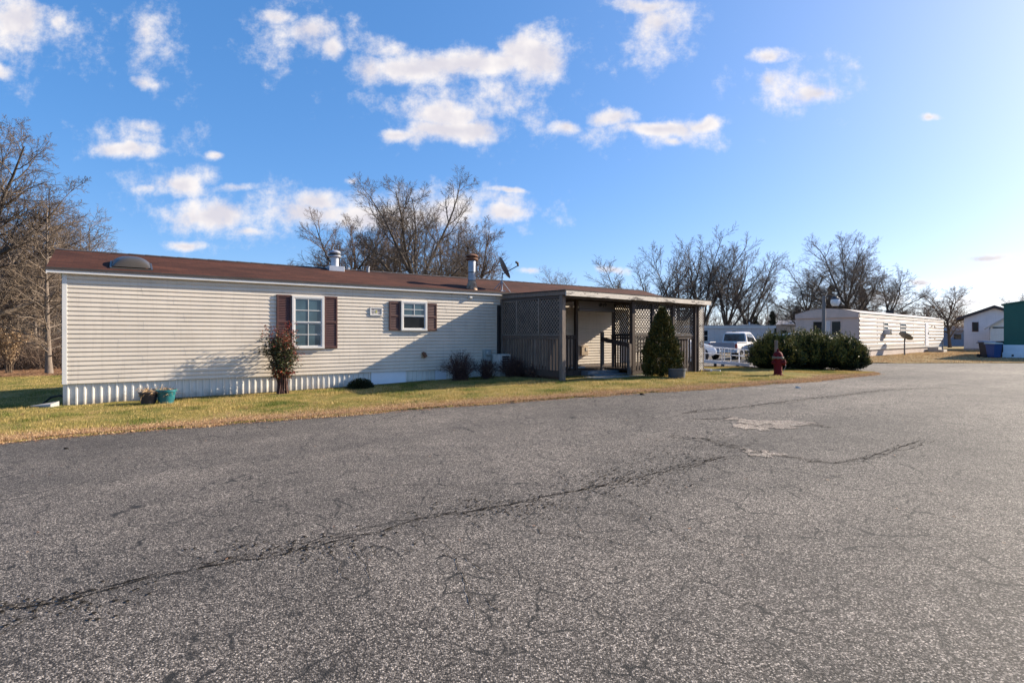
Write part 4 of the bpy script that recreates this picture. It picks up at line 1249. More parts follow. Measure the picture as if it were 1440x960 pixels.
# ------------------------------------------------------------------ trees
UPV = np.array([0, 0, 1.0])
def unit(v): return v / (np.linalg.norm(v) + 1e-12)
def rotv(v, k, a):
    k = unit(k); return v*math.cos(a) + np.cross(k, v)*math.sin(a) + k*np.dot(k, v)*(1 - math.cos(a))

def grow(r, p, d, L, rd, lev, P, out):
    n = P['n'][lev]; pts = [p]; dirs = []
    for i in range(n):
        d = unit(d + r.normal(0, P['wob'][lev], 3) + UPV*P['up'][lev])
        p = p + d*(L/n); pts.append(p); dirs.append(d)
    tip = P['tip'][lev]
    out.append((lev, np.array(pts), np.linspace(rd, rd*tip, n + 1)))
    if lev + 1 >= len(P['n']): return
    nc = P['nc'][lev]; nc = max(1, int(round(nc*r.uniform(.8, 1.2))))
    az = r.uniform(0, 6.28); f0 = P['f0'][lev]
    if lev + 2 == len(P['n']) and lev > 0:          # the finest twigs, all at once
        m = P['n'][lev+1]; f = f0 + (1 - f0)*((np.arange(nc) + r.uniform(.1, .9, nc))/nc)
        x = f*n; i = np.minimum(x.astype(int), n - 1); PP = np.array(pts); DD = np.array(dirs)
        q = PP[i] + (PP[i+1] - PP[i])*(x - i)[:, None]; dd = DD[i]
        rv = r.normal(0, 1, (nc, 3)); rv -= dd*np.sum(rv*dd, 1, keepdims=True); rv /= np.linalg.norm(rv, axis=1, keepdims=True) + 1e-9
        an = np.radians(P['ang'][lev] + r.normal(0, P['angv'][lev], nc))[:, None]
        e = dd*np.cos(an) + rv*np.sin(an)
        cl = L*P['ratio'][lev]*(1 - P['tap'][lev]*(f - f0)/(1 - f0 + 1e-6))*r.uniform(.75, 1.2, nc)
        cr = np.maximum(np.minimum(rd*(1 - (1 - tip)*f)*.72, rd*P['rr'][lev]), P['rmin'])
        ch = [q]
        for s in range(m):
            e = e + r.normal(0, P['wob'][lev+1], (nc, 3)) + UPV*P['up'][lev+1]; e /= np.linalg.norm(e, axis=1, keepdims=True)
            q = q + e*(cl/m)[:, None]; ch.append(q)
        ch = np.stack(ch, 1); tp = np.linspace(1, P['tip'][lev+1], m + 1)
        for c in range(nc): out.append((lev + 1, ch[c], cr[c]*tp))
        return
    for c in range(nc):
        f = f0 + (1 - f0)*((c + r.uniform(.1, .9))/nc)
        x = f*n; i = min(int(x), n - 1); q = pts[i] + (pts[i+1] - pts[i])*(x - i)
        dd = dirs[i]; per = unit(np.cross(dd, UPV if abs(dd[2]) < .95 else np.array([1.0, 0, 0])))
        az += 2.4 + r.normal(0, .35)
        per = rotv(per, dd, az)
        ang = rad(P['ang'][lev] + r.normal(0, P['angv'][lev]))
        nd_ = unit(dd*math.cos(ang) + per*math.sin(ang))
        cl = L*P['ratio'][lev]*(1 - P['tap'][lev]*(f - f0)/(1 - f0 + 1e-6))*r.uniform(.75, 1.2)
        cr = min(rd*(1 - (1 - tip)*f)*.72, rd*P['rr'][lev])
        grow(r, q, nd_, cl, max(cr, P['rmin']), lev + 1, P, out)
    if lev == 0 and P.get('fork', 0):
        for c in range(P['fork']):
            a = 6.28*c/P['fork'] + r.uniform(-.4, .4); an = rad(P['fang'] + r.normal(0, 7))
            nd_ = np.array([math.cos(a)*math.sin(an), math.sin(a)*math.sin(an), math.cos(an)])
            grow(r, pts[-1], nd_, L*P['flen']*r.uniform(.85, 1.1), rd*tip*r.uniform(.62, .8), 1, P, out)

def tubes(branches, sides):
    """vectorised tapering tubes, grouped by number of points"""
    V = []; Fc = []; base = 0
    by = {}
    for pts, rr in branches: by.setdefault(len(pts), []).append((pts, rr))
    for n, bs in by.items():
        Pn = np.stack([b[0] for b in bs]); Rn = np.stack([b[1] for b in bs])
        T = np.gradient(Pn, axis=1); T /= np.linalg.norm(T, axis=2, keepdims=True) + 1e-9
        ref = np.where(np.abs(T[:, :1, 2:3]) > .9, np.array([1., 0, 0]), np.array([0, 0, 1.]))
        S = np.cross(T, ref); S /= np.linalg.norm(S, axis=2, keepdims=True) + 1e-9; W = np.cross(S, T)
        a = np.arange(sides)*2*np.pi/sides
        ring = Pn[:, :, None] + (S[:, :, None]*np.cos(a)[None, None, :, None] + W[:, :, None]*np.sin(a)[None, None, :, None])*Rn[:, :, None, None]
        B = len(bs); V.append(ring.reshape(-1, 3))
        idx = base + np.arange(B*n*sides).reshape(B, n, sides)
        nx = np.roll(idx, -1, 2)
        Fc.append(np.stack([idx[:, :-1], nx[:, :-1], nx[:, 1:], idx[:, 1:]], -1).reshape(-1, 4)); base += B*n*sides
    return np.concatenate(V), np.concatenate(Fc)

def make_tree(name, seed, H, R, P, loc, label, cat='tree', group=None, split=2, rot=0.0, lean=(0, 0), bark='bark', twig='twig'):
    r = np.random.default_rng(seed); out = []
    d0 = unit(np.array([lean[0], lean[1], 1.0]))
    grow(r, np.zeros(3), d0, P['h0'], P['r0'], 0, P, out)
    allp = np.concatenate([o[1] for o in out if o[0] >= 2] or [o[1] for o in out])
    sz = H*.985/allp[:, 2].max(); c = np.median(allp[:, :2], 0)
    sr = R/np.percentile(np.linalg.norm(allp[:, :2] - c, axis=1), 96)
    S = np.array([sr, sr, sz])
    root = empty(name, loc, rot, label, cat, group)
    a = [(o[1]*S, o[2]) for o in out if o[0] < split]; b = [(o[1]*S, o[2]) for o in out if o[0] >= split]
    a[0][1][0] *= 1.45
    a0 = a[0][0]; a0[0, 2] -= .15
    v, f = tubes(a, 7); np_mesh('trunk', v, f, M[bark], root, smooth=True)
    if b:
        v, f = tubes(b, 3); np_mesh('crown', v, f, M[twig], root, smooth=True)
    return root

OAK = dict(h0=5.0, r0=.23, n=[5, 8, 7, 5, 4, 2], wob=[.05, .09, .12, .15, .18, .2], up=[.1, .07, .06, .05, .05, .04], tip=[.75, .2, .22, .3, .4, .5],
           nc=[7, 11, 9, 7, 4], f0=[.40, .14, .12, .10, .10], ang=[54, 37, 38, 38, 42], angv=[10, 9, 10, 12, 14], ratio=[1.15, .52, .60, .58, .52], tap=[.1, .55, .6, .6, .4], rr=[.5, .42, .45, .5, .6], rmin=.006,
           fork=4, fang=27, flen=1.45)
VASE = dict(h0=2.2, r0=.20, n=[3, 9, 7, 5, 3], wob=[.05, .05, .08, .11, .14], up=[.1, .02, .05, .05, .05], tip=[.85, .16, .2, .3, .5],
            nc=[3, 15, 10, 6], f0=[.5, .18, .15, .12], ang=[28, 33, 32, 34], angv=[7, 8, 9, 11], ratio=[2.6, .34, .45, .48], tap=[.1, .45, .5, .4], rr=[.6, .36, .48, .58], rmin=.0105, fork=4, fang=24, flen=3.3)
ROUND = dict(h0=3.0, r0=.16, n=[4, 7, 6, 5, 3], wob=[.06, .11, .14, .17, .2], up=[.08, .05, .05, .05, .04], tip=[.7, .2, .25, .3, .5],
             nc=[8, 12, 9, 6], f0=[.35, .15, .13, .12], ang=[54, 44, 45, 46], angv=[11, 10, 12, 14], ratio=[1.0, .52, .48, .48], tap=[.2, .5, .5, .4], rr=[.45, .42, .48, .55], rmin=.0085, fork=4, fang=24, flen=1.2)
SPIRE = dict(h0=8.0, r0=.12, n=[12, 7, 5, 3], wob=[.02, .07, .11, .15], up=[.05, -.01, .02, .02], tip=[.12, .2, .3, .5],
             nc=[58, 10, 7], f0=[.10, .12, .12], ang=[68, 40, 42], angv=[10, 10, 12], ratio=[.36, .40, .42], tap=[.72, .4, .4], rr=[.24, .42, .5], rmin=.005)
SPREAD = dict(h0=6.5, r0=.24, n=[8, 8, 7, 5, 3], wob=[.04, .08, .11, .15, .2], up=[.06, .03, .03, .03, .02], tip=[.3, .2, .22, .3, .5],
              nc=[18, 12, 10, 7], f0=[.20, .15, .12, .12], ang=[64, 40, 42, 44], angv=[10, 10, 12, 14], ratio=[.74, .48, .46, .46], tap=[.5, .45, .4, .4], rr=[.38, .40, .45, .55], rmin=.0055, fork=2, fang=18, flen=.6)
BROAD = dict(OAK, ang=[66, 42, 42, 42, 44], fang=34, up=[.1, .035, .02, .03, .03, .03], nc=[7, 11, 9, 7, 5], r0=.24, f0=[.3, .15, .15, .12, .12], flen=1.2, rmin=.0055)
THIN = dict(h0=7.0, r0=.085, n=[9, 5, 4, 3], wob=[.04, .10, .14, .18], up=[.06, .08, .07, .05], tip=[.2, .22, .3, .5],
            nc=[20, 9, 7], f0=[.25, .15, .12], ang=[46, 42, 44], angv=[10, 12, 14], ratio=[.33, .48, .48], tap=[.5, .4, .4], rr=[.36, .45, .55], rmin=.007)

def place(px, Y):
    x = ray_xy(px, Y); return (x, Y, gz(x, Y))
def Hat(py, Y, x): return ray_z(py, Y) - gz(x, Y)

def photo_tree(name, px, Y, top, half, P, seed, label, **kw):
    loc = place(px, Y)
    return make_tree(name, seed, Hat(top, Y, loc[0]), half/F*Y, P, loc, label, **kw)

# behind the beige home
photo_tree('oak_tree', 584, 37, 229, 88, OAK, 101, 'tallest bare tree standing behind the middle of the beige home', twig='twig')
photo_tree('bare_tree', 487, 41, 284, 82, OAK, 102, 'bare spreading tree behind the small roof vent of the beige home', twig='twig_brown', group='bare trees behind the beige home')
photo_tree('bare_tree', 668, 42, 300, 72, OAK, 103, 'bare bushy tree behind the stove pipe of the beige home', twig='twig_brown', group='bare trees behind the beige home')
photo_tree('bare_tree', 545, 47, 292, 62, ROUND, 104, 'lower bare tree half hidden to the left behind the tallest tree', twig='twig_brown', group='bare trees behind the beige home')
photo_tree('bare_tree', 625, 47, 300, 60, ROUND, 119, 'lower bare tree half hidden to the right behind the tallest tree', twig='twig_brown', group='bare trees behind the beige home')
photo_tree('bare_tree', 786, 80, 373, 38, ROUND, 105, 'small distant bare tree just above the left end of the porch roof', twig='twig_brown')
# the upright trees behind the porch
VG = 'upright bare trees behind the porch'
photo_tree('upright_tree', 915, 58, 346, 80, VASE, 106, 'leftmost upright bare tree leaning left above the porch roof', lean=(-.16, 0), group=VG)
photo_tree('upright_tree', 954, 61, 333, 56, VASE, 107, 'narrow upright bare tree with forked top above the porch fascia', group=VG)
photo_tree('upright_tree', 988, 62, 322, 72, VASE, 108, 'tallest upright bare tree beside the right end of the porch roof', group=VG)
photo_tree('upright_tree', 1022, 60, 338, 62, VASE, 109, 'upright bare tree over the vertically panelled white trailer', group=VG, lean=(.06, 0))
photo_tree('upright_tree', 1046, 63, 343, 78, VASE, 110, 'rightmost upright bare tree leaning right over the panelled trailer', group=VG, lean=(.2, 0))
# behind the white trailer
photo_tree('bare_tree', 1194, 57, 318, 62, OAK, 111, 'tall bare tree with forked leader rising above the tan trailer end', group='bare trees behind the white ribbed trailer')
photo_tree('bare_tree', 1140, 60, 360, 62, ROUND, 112, 'dense bare tree to the left of the yard lamp', group='bare trees behind the white ribbed trailer')
photo_tree('bare_tree', 1180, 64, 366, 56, ROUND, 116, 'dense twiggy bare tree directly behind the yard lamp', group='bare trees behind the white ribbed trailer')
photo_tree('bare_tree', 1248, 60, 368, 54, ROUND, 113, 'wide bare tree over the air conditioner of the white trailer', group='bare trees behind the white ribbed trailer')
photo_tree('bare_tree', 1336, 62, 400, 46, ROUND, 114, 'bare tree between the white trailer and the white house', twig='twig_brown')
photo_tree('bare_tree', 1432, 90, 408, 34, ROUND, 115, 'faint distant bare tree over the green home', twig='twig_brown')
photo_tree('bare_tree', 1302, 95, 418, 24, ROUND, 117, 'small faraway bare tree past the end of the white trailer', twig='twig_brown')
# left
photo_tree('side_tree', -38, 21.5, 148, 150, BROAD, 121, 'large bare spreading tree reaching in over the left edge of the lawn', bark='bark', twig='twig')
photo_tree('straight_tree', 69, 22.3, 268, 66, SPIRE, 122, 'slim straight bare tree with drooping pale branches beside the left end of the home', bark='bark_pale', twig='twig_tan')
photo_tree('side_tree', -14, 27, 236, 118, BROAD, 123, 'bare tree behind the large spreading tree at the left edge', bark='bark_pale', twig='twig')
# the wood behind
WG = 'thin bare trees of the left wood'
wl_ = 'thin bare tree standing in the crowded wood at the left'
protos = [make_tree('wood_tree', 140 + k, 7.6 + k*.7, 2.1, THIN, (-26 - 2*k, 30, -.2), wl_, group=WG, twig=('twig_brown', 'twig', 'twig_tan')[k], bark='bark_pale') for k in range(3)]
wr = np.random.default_rng(44)
for k in range(50):
    px = wr.uniform(-70, 112); Y = wr.uniform(25.5, 52); x = ray_xy(px, Y)
    dup(protos[k % 3], (x, Y, gz(x, Y)), wr.uniform(0, 6.28), wr.uniform(.75, 1.25), wl_, WG)

def thicket(name, px0, px1, Y0, Y1, h, n, mat, seed, label, cat, base=0.0):
    """scrub: a mass of arching twigs"""
    r = np.random.default_rng(seed); br = []
    for k in range(n):
        Y = r.uniform(Y0, Y1); x = ray_xy(r.uniform(px0, px1), Y); hh = h*r.uniform(.35, 1.1)
        p = np.array([x, Y, gz(x, Y) - .05]); a = r.uniform(0, 6.28); d = unit(np.array([math.cos(a)*.5, math.sin(a)*.5, 1]))
        pts = [p]; 
        for s in range(4):
            d = unit(d + r.normal(0, .2, 3)); p = p + d*hh/4; pts.append(p)
        br.append((np.array(pts), np.linspace(.013, .005, 5)))
        for q in range(5):
            i = r.integers(1, 4); b = pts[i]; e = unit(d + r.normal(0, .6, 3)); pp = [b]
            for s in range(2): e = unit(e + r.normal(0, .2, 3)); b = b + e*hh*.16; pp.append(b)
            br.append((np.array(pp), np.linspace(.008, .004, 3)))
    v, f = tubes(br, 3); o = np_mesh(name, v, f, M[mat], smooth=True); return setp(o, label, cat, None, 'stuff')
thicket('undergrowth', -40, 104, 25.3, 33, 2.0, 1500, 'twig_brown', 51, 'brown tangled undergrowth beneath the trees of the left wood', 'undergrowth')
thicket('undergrowth', -70, 120, 40, 60, 5.5, 1300, 'twig', 52, 'dark tangle of brush filling the depth of the left wood', 'undergrowth')
# distant wood along the horizon
def far_wood(name, px0, px1, Y, h0, h1, n, mat, seed, label):
    r = np.random.default_rng(seed); br = []
    for k in range(n):
        px = r.uniform(px0, px1); y = Y + r.uniform(0, 14); x = ray_xy(px, y)
        h = (h0 + (h1 - h0)*vnoise(px, 0*px, 17, seed))*r.uniform(.5, 1.05)
        p = np.array([x, y, gz(x, y) - .1]); d = unit(np.array([r.normal(0, .12), r.normal(0, .12), 1])); pts = [p]
        for s in range(4): d = unit(d + r.normal(0, .10, 3)); p = p + d*h/4; pts.append(p)
        br.append((np.array(pts), np.linspace(.07, .02, 5)))
        for q in range(9):
            i = r.integers(1, 5); b = pts[i]; e = unit(d + r.normal(0, .55, 3)); pp = [b]
            for s in range(2): e = unit(e + r.normal(0, .2, 3) + UPV*.1); b = b + e*h*.11; pp.append(b)
            br.append((np.array(pp), np.linspace(.03, .016, 3)))
    v, f = tubes(br, 3); o = np_mesh(name, v, f, M[mat], smooth=True); return setp(o, label, 'woods', None, 'stuff')
far_wood('distant_woods', 820, 1130, 88, 4.0, 6.5, 700, 'twig', 61, 'distant brown wood behind the vertically panelled trailer')
far_wood('distant_woods', 1080, 1300, 96, 4.5, 7.0, 600, 'twig', 62, 'distant brown wood behind the white ribbed trailer')
far_wood('distant_woods', 1290, 1560, 120, 3.5, 5.5, 500, 'twig_brown', 63, 'faint distant wood behind the white house and the green home')
far_wood('distant_woods', 380, 830, 75, 3.5, 5.0, 500, 'twig_brown', 64, 'distant wood hidden behind the beige home')

def foliage(name, C, Dr, L, W, mat, parent, seed, jit=.5, fold=.0):
    """small leaf-shaped faces at C pointing roughly along Dr"""
    r = np.random.default_rng(seed); n = len(C)
    d = Dr + r.normal(0, jit, (n, 3)); d /= np.linalg.norm(d, axis=1, keepdims=True)
    q = r.normal(0, 1, (n, 3)); s = np.cross(d, q); s /= np.linalg.norm(s, axis=1, keepdims=True) + 1e-9
    L = L*r.uniform(.6, 1.35, n); W = W*r.uniform(.7, 1.3, n)
    v = np.empty((n, 4, 3)); v[:, 0] = C; v[:, 1] = C + d*(L*.45)[:, None] + s*(W/2)[:, None]; v[:, 2] = C + d*L[:, None]; v[:, 3] = C + d*(L*.45)[:, None] - s*(W/2)[:, None]
    return np_mesh(name, v.reshape(-1, 3), np.arange(4*n).reshape(-1, 4), M[mat], parent)

def conifer(px, Y, top, half, seed, label, group):
    loc = place(px, Y); H = Hat(top, Y, loc[0]); R = half/F*Y
    root = empty('conifer_tree', loc, 0, label, 'evergreen tree', group)
    MB().tube([(0, 0, -.1), (0, 0, H*.5), (0, 0, H*.95)], [.16, .09, .02], 8).build('trunk', M['bark'], root, smooth=True)
    r = np.random.default_rng(seed); n = 7000
    nb = 90; bz = r.uniform(.08, .99, nb)**.85; ba = r.uniform(0, 6.28, nb); bl = r.uniform(.5, 1.15, nb); k = r.integers(0, nb, n); f = r.uniform(.05, 1, n)**.6
    rr = R*(1.02 - bz[k])**.85*f*bl[k]; z = bz[k]*H - .22*rr + r.normal(0, .07, n)
    a = ba[k] + r.normal(0, .16, n)
    C = np.stack([np.cos(a)*rr, np.sin(a)*rr, z], -1); D = np.stack([np.cos(a), np.sin(a), np.full(n, .15)], -1)
    foliage('crown', C, D, .26, .06, 'conifer', root, seed, .7)
    return root
CG = 'dark evergreens behind the white ribbed trailer'
conifer(1170, 66, 400, 26, 71, 'dark evergreen directly behind the yard lamp', CG)
conifer(1214, 68, 405, 24, 72, 'dark evergreen right of the tall forked bare tree', CG)
conifer(1086, 84, 438, 14, 73, 'small far evergreen above the left end of the hedge', 'far evergreens')
conifer(1062, 86, 446, 12, 74, 'low far evergreen above the panelled trailer roof', 'far evergreens')
conifer(1120, 80, 432, 20, 75, 'broad far evergreen left of the tan trailer end', 'far evergreens')

# ------------------------------------------------------------------ shrubs
def yew(loc, H, R, seed, label, nshoot=240, leaves=190):
    root = empty('yew_shrub', loc, 0, label, 'shrub', 'clipped yew shrubs beside the hydrant')
    r = np.random.default_rng(seed)
    br = []; C = []; D = []; tipC = []; tipD = []
    for k in range(nshoot):
        a = r.uniform(0, 6.28); el = math.acos(r.uniform(.02, 1)**.8)          # from vertical
        el = min(el, 1.38)
        dirv = np.array([math.sin(el)*math.cos(a), math.sin(el)*math.sin(a), math.cos(el)])
        lump = .90 + .20*vnoise(np.array(a*2.2 + seed), np.array(el*2.6), 1.0, seed)
        end = np.array([dirv[0]*R*lump, dirv[1]*R*lump, .10*H + dirv[2]*H*.90*lump])
        p = np.array([r.normal(0, .16)*R, r.normal(0, .16)*R, -.05])
        ctrl = np.array([end[0]*.55, end[1]*.55, end[2]*.45])
        ts_ = np.linspace(0, 1, 6)[:, None]; pts = (1-ts_)**2*p + 2*ts_*(1-ts_)*ctrl + ts_**2*end
        br.append((pts, np.linspace(.016, .005, 6)))
        n = leaves; f = r.uniform(.32, 1.0, n)**.75
        c = (1-f[:, None])**2*p + 2*f[:, None]*(1-f[:, None])*ctrl + f[:, None]**2*end
        dd = unit(end - ctrl); dd = unit(dd + UPV*.45)
        c = c + r.normal(0, .06, (n, 3)); sel = f > .93
        sub = np.repeat(dd[None], n, 0)
        C.append(c[~sel]); D.append(sub[~sel]); tipC.append(c[sel]); tipD.append(sub[sel])
        # soft plume at the end
        if r.uniform() < .42:
            m = 14; q = r.uniform(0, 1, m)[:, None]; pl = end + unit(dd + UPV*.7)*q*r.uniform(.10, .30)
            tipC.append(pl + r.normal(0, .018, (m, 3))); tipD.append(np.repeat(unit(dd + UPV*.5)[None], m, 0))
    C = np.concatenate(C); D = np.concatenate(D); tipC = np.concatenate(tipC); tipD = np.concatenate(tipD)
    v, f = tubes(br, 4); np_mesh('stem', v, f, M['bark'], root, smooth=True)
    foliage('foliage', C, D, .10, .036, 'yew', root, seed + 1, .55)
    foliage('new_growth', tipC, tipD, .085, .022, 'yew_tip', root, seed + 2, .45)
    return root
HY_ = 22.3
for px, Y, top, half, sd_, lb, ns in ((1090, 21.6, 467, 36, 201, 'large dark yew shrub behind the hydrant, left end of the hedge', 260), (1138, 22.2, 463, 49, 202, 'largest yew shrub in the middle of the hedge round the lamp pole', 330), (1190, 21.5, 470, 27, 203, 'separate rounder yew shrub at the right end of the hedge', 210)):
    x = ray_xy(px, Y); yew((x, Y, gz(x, Y)), Hat(top + 4, Y, x)*.97, half/F*Y, sd_, lb, ns)

# cone-shaped arborvitae in a tub
YA = 17.3; ax_ = ray_xy(931, YA); az_ = gz(ax_, YA)
arb = empty('arborvitae', (ax_, YA, az_), 0, 'cone-shaped green arborvitae growing in front of the porch lattice', 'shrub')
r = np.random.default_rng(77); H = Hat(436, YA, ax_); R = 25.5/F*YA
nb = 420; bz = r.uniform(.04, .985, nb); ba = r.uniform(0, 6.28, nb)
prof = lambda z: np.where(z < .28, .80 + .2*np.sin(z/.28*np.pi/2), np.maximum(0, (1 - (z - .28)/.72))**.72)
n = 26000; k = r.integers(0, nb, n); f = 1 - np.abs(r.normal(0, .22, n)); f = np.clip(f, .2, 1.15)
lum = (.84 + .34*r.uniform(0, 1, nb))[k]
rr = R*prof(bz[k])*f*lum; a = ba[k] + r.normal(0, .10, n)/np.maximum(.3, prof(bz[k])); z = bz[k]*H + r.normal(0, .05, n) + .10*(f - .8)
C = np.stack([np.cos(a)*rr, np.sin(a)*rr, np.maximum(z, .05)], -1); D = np.stack([np.cos(a)*.6, np.sin(a)*.6, np.full(n, .9)], -1)
foliage('foliage', C, D, .085, .035, 'arbor', arb, 78, .45)
MB().tube([(0, 0, -.05), (0, 0, H*.8)], [.05, .015], 8).build('trunk', M['bark'], arb, smooth=True)

tubx, tuby = ray_xy(951.5, 16.75), 16.75
tub = empty('planter_tub', (tubx, tuby, gz(tubx, tuby)), 0, 'round dark grey plastic tub at the foot of the arborvitae', 'planter')
MB().lathe([(.22, -.03), (.24, .0), (.265, .26), (.285, .265), (.285, .31), (.262, .312), (.25, .26), (.01, .255)], 28).build('tub', M['pot_grey'], tub, smooth=True)
MB().lathe([(.0, .262), (.25, .265), (.25, .268), (.01, .27)], 20).build('soil', M['crack'], tub)

# nandina by the first window
nx, ny = wl(wall_t(397, .50), .50); nzz = gz(nx, ny)
nan = empty('nandina_shrub', (nx, ny, nzz), HOME_ROT, 'upright shrub with red tips and green leaves in front of the large window', 'shrub')
r = np.random.default_rng(91); H = Hat(452, ny, nx)
br = []; gC = []; rC = []; gD = []; rD = []
for k in range(34):
    a = r.uniform(0, 6.28); e = np.array([math.cos(a)*r.uniform(.05, .46), math.sin(a)*r.uniform(.05, .30), H*r.uniform(.55, 1.0)])
    p = np.array([r.normal(0, .06), r.normal(0, .05), -.05]); mid = np.array([e[0]*.35 + r.normal(0, .03), e[1]*.35, e[2]*.5])
    t_ = np.linspace(0, 1, 7)[:, None]; pts = (1-t_)**2*p + 2*t_*(1-t_)*mid + t_**2*e
    br.append((pts, np.linspace(.016, .004, 7)))
    for q in range(19):
        f = r.uniform(.28, 1)**.8; c = (1-f)**2*p + 2*f*(1-f)*mid + f*f*e
        a2 = r.uniform(0, 6.28); d = unit(np.array([math.cos(a2), math.sin(a2), r.uniform(-.1, .5)])); L = r.uniform(.10, .24)
        br.append((np.array([c, c + d*L*.6, c + d*L - UPV*.02]), np.array([.004, .003, .002])))
        n = 11; ff = r.uniform(.3, 1.05, n)[:, None]; pc = c + d*L*ff + r.normal(0, .035, (n, 3))
        h = c[2]/H; redp = np.clip((h - .58)*2.6, 0, .92) if d[0] > -.5 or h > .8 else .04
        redp += .5*(c[0] > .22) + .5*(h < .34)
        isr = r.uniform(0, 1, n) < redp
        dd = np.repeat((d - UPV*.25)[None], n, 0)
        gC.append(pc[~isr]); gD.append(dd[~isr]); rC.append(pc[isr]); rD.append(dd[isr])
v, f = tubes(br, 4); np_mesh('stem', v, f, M['twig_red'], nan, smooth=True)
foliage('foliage', np.concatenate(gC), np.concatenate(gD), .062, .024, 'nand_green', nan, 92, .5)
foliage('red_foliage', np.concatenate(rC), np.concatenate(rD), .060, .024, 'nand_red', nan, 93, .5)

def bare_shrub(px, d, top, half, seed, label, mat='twig_red', n=70, leaves=600):
    x, y = wl(wall_t(px, d), d); z = gz(x, y); H = Hat(top, y, x); R = half/F*y
    root = empty('bare_shrub', (x, y, z), HOME_ROT, label, 'shrub', 'low brown shrubs along the beige home')
    r = np.random.default_rng(seed); br = []; C = []; D = []
    for k in range(n):
        a = r.uniform(0, 6.28); q = r.uniform(.1, 1)
        e = np.array([math.cos(a)*R*q, math.sin(a)*R*.7*q, H*(1 - .45*q*q)*r.uniform(.65, 1.05)])
        p = np.array([r.normal(0, .1)*R*2, r.normal(0, .1)*R, -.04]); mid = e*.5 + np.array([r.normal(0, .05), r.normal(0, .05), H*.14])
        t_ = np.linspace(0, 1, 6)[:, None]; pts = (1-t_)**2*p + 2*t_*(1-t_)*mid + t_**2*e
        br.append((pts, np.linspace(.009, .003, 6)))
        for w in range(12):
            i = r.integers(1, 6); b = pts[i]; dd = unit(unit(e - p) + r.normal(0, .6, 3)); pp = [b]; L = H*r.uniform(.08, .24)
            for s in range(2): dd = unit(dd + r.normal(0, .25, 3)); b = b + dd*L/2; pp.append(b)
            br.append((np.array(pp), np.linspace(.004, .002, 3))); 
            if w < 8: C.append(b); D.append(dd); C.append(pp[1]); D.append(dd)
    v, f = tubes(br, 3); np_mesh('stem', v, f, M[mat], root, smooth=True)
    C = np.array(C); D = np.array(D)
    if leaves: 
        k = r.permutation(len(C))[:leaves]; foliage('dead_leaves', C[k], D[k], .035, .018, 'leaf_brown', root, seed + 1, .7)
    return root
bare_shrub(648, .75, 496, 30, 301, 'tall leafless brown shrub left of the electric meter', n=130, leaves=600)
bare_shrub(684, .9, 505, 22, 302, 'small tangled brown shrub below the electric meter', n=90, leaves=500)
bare_shrub(722, 1.15, 503, 32, 303, 'brown twiggy shrub in front of the porch side pickets', n=140, leaves=900)
bare_shrub(755, 1.9, 512, 18, 304, 'low reddish brown shrub near the front porch post', n=100, leaves=900)
# low dark mound by the newer skirting panel
mx_, my_ = wl(wall_t(507, .55), .55)
md = empty('mound_shrub', (mx_, my_, gz(mx_, my_)), HOME_ROT, 'small dark green mounded shrub in front of the newer white skirting', 'shrub')
r = np.random.default_rng(311); n = 5000; a = r.uniform(0, 6.28, n); e = r.uniform(0, 1, n); q = r.uniform(.5, 1.05, n)
C = np.stack([.36*np.cos(a)*np.sqrt(1-e*e)*q, .28*np.sin(a)*np.sqrt(1-e*e)*q, .27*e*q], -1)
foliage('foliage', C, C/np.linalg.norm(C, axis=1, keepdims=True) + UPV*.3, .05, .014, 'yew', md, 312, .5)
v, f = tubes([(np.array([[0, 0, -.03], [math.cos(b)*.15, math.sin(b)*.12, .12], [math.cos(b)*.28, math.sin(b)*.22, .2]]), np.array([.008, .006, .003])) for b in np.linspace(0, 6, 14)], 4); np_mesh('stem', v, f, M['bark'], md)

# tan plumed shrub at the left edge of the wood
px_, Yp = 12, 23.0; x = ray_xy(px_, Yp); z = gz(x, Yp)
pr_ = empty('plumed_shrub', (x, Yp, z), 0, 'tan feathery plumed shrub at the left edge under the bare trees', 'shrub')
r = np.random.default_rng(321); br = []; C = []; D = []
for k in range(60):
    a = r.uniform(0, 6.28); e = np.array([math.cos(a)*r.uniform(.1, .75), math.sin(a)*r.uniform(.1, .6), r.uniform(1.1, 1.75)])
    p = np.array([r.normal(0, .05), r.normal(0, .05), -.05]); t_ = np.linspace(0, 1, 5)[:, None]; mid = np.array([e[0]*.25, e[1]*.25, e[2]*.55])
    pts = (1-t_)**2*p + 2*t_*(1-t_)*mid + t_**2*e; br.append((pts, np.linspace(.012, .004, 5)))
    n = 55; f = r.uniform(0, 1, n)[:, None]; c = e + (UPV*.22 + np.array([r.normal(0, .05), 0, 0]))*f + r.normal(0, .05, (n, 3))*(1 - .6*f); C.append(c); D.append(np.repeat(UPV[None], n, 0))
    m = 20; f = r.uniform(.45, 1, m)[:, None]; C.append((1-f)**2*p + 2*f*(1-f)*mid + f*f*e + r.normal(0, .07, (m, 3))); D.append(np.repeat((UPV*.4)[None], m, 0))
v, f = tubes(br, 4); np_mesh('stem', v, f, M['twig_tan'], pr_, smooth=True)
foliage('plume', np.concatenate(C), np.concatenate(D), .08, .03, 'plume', pr_, 322, .6)
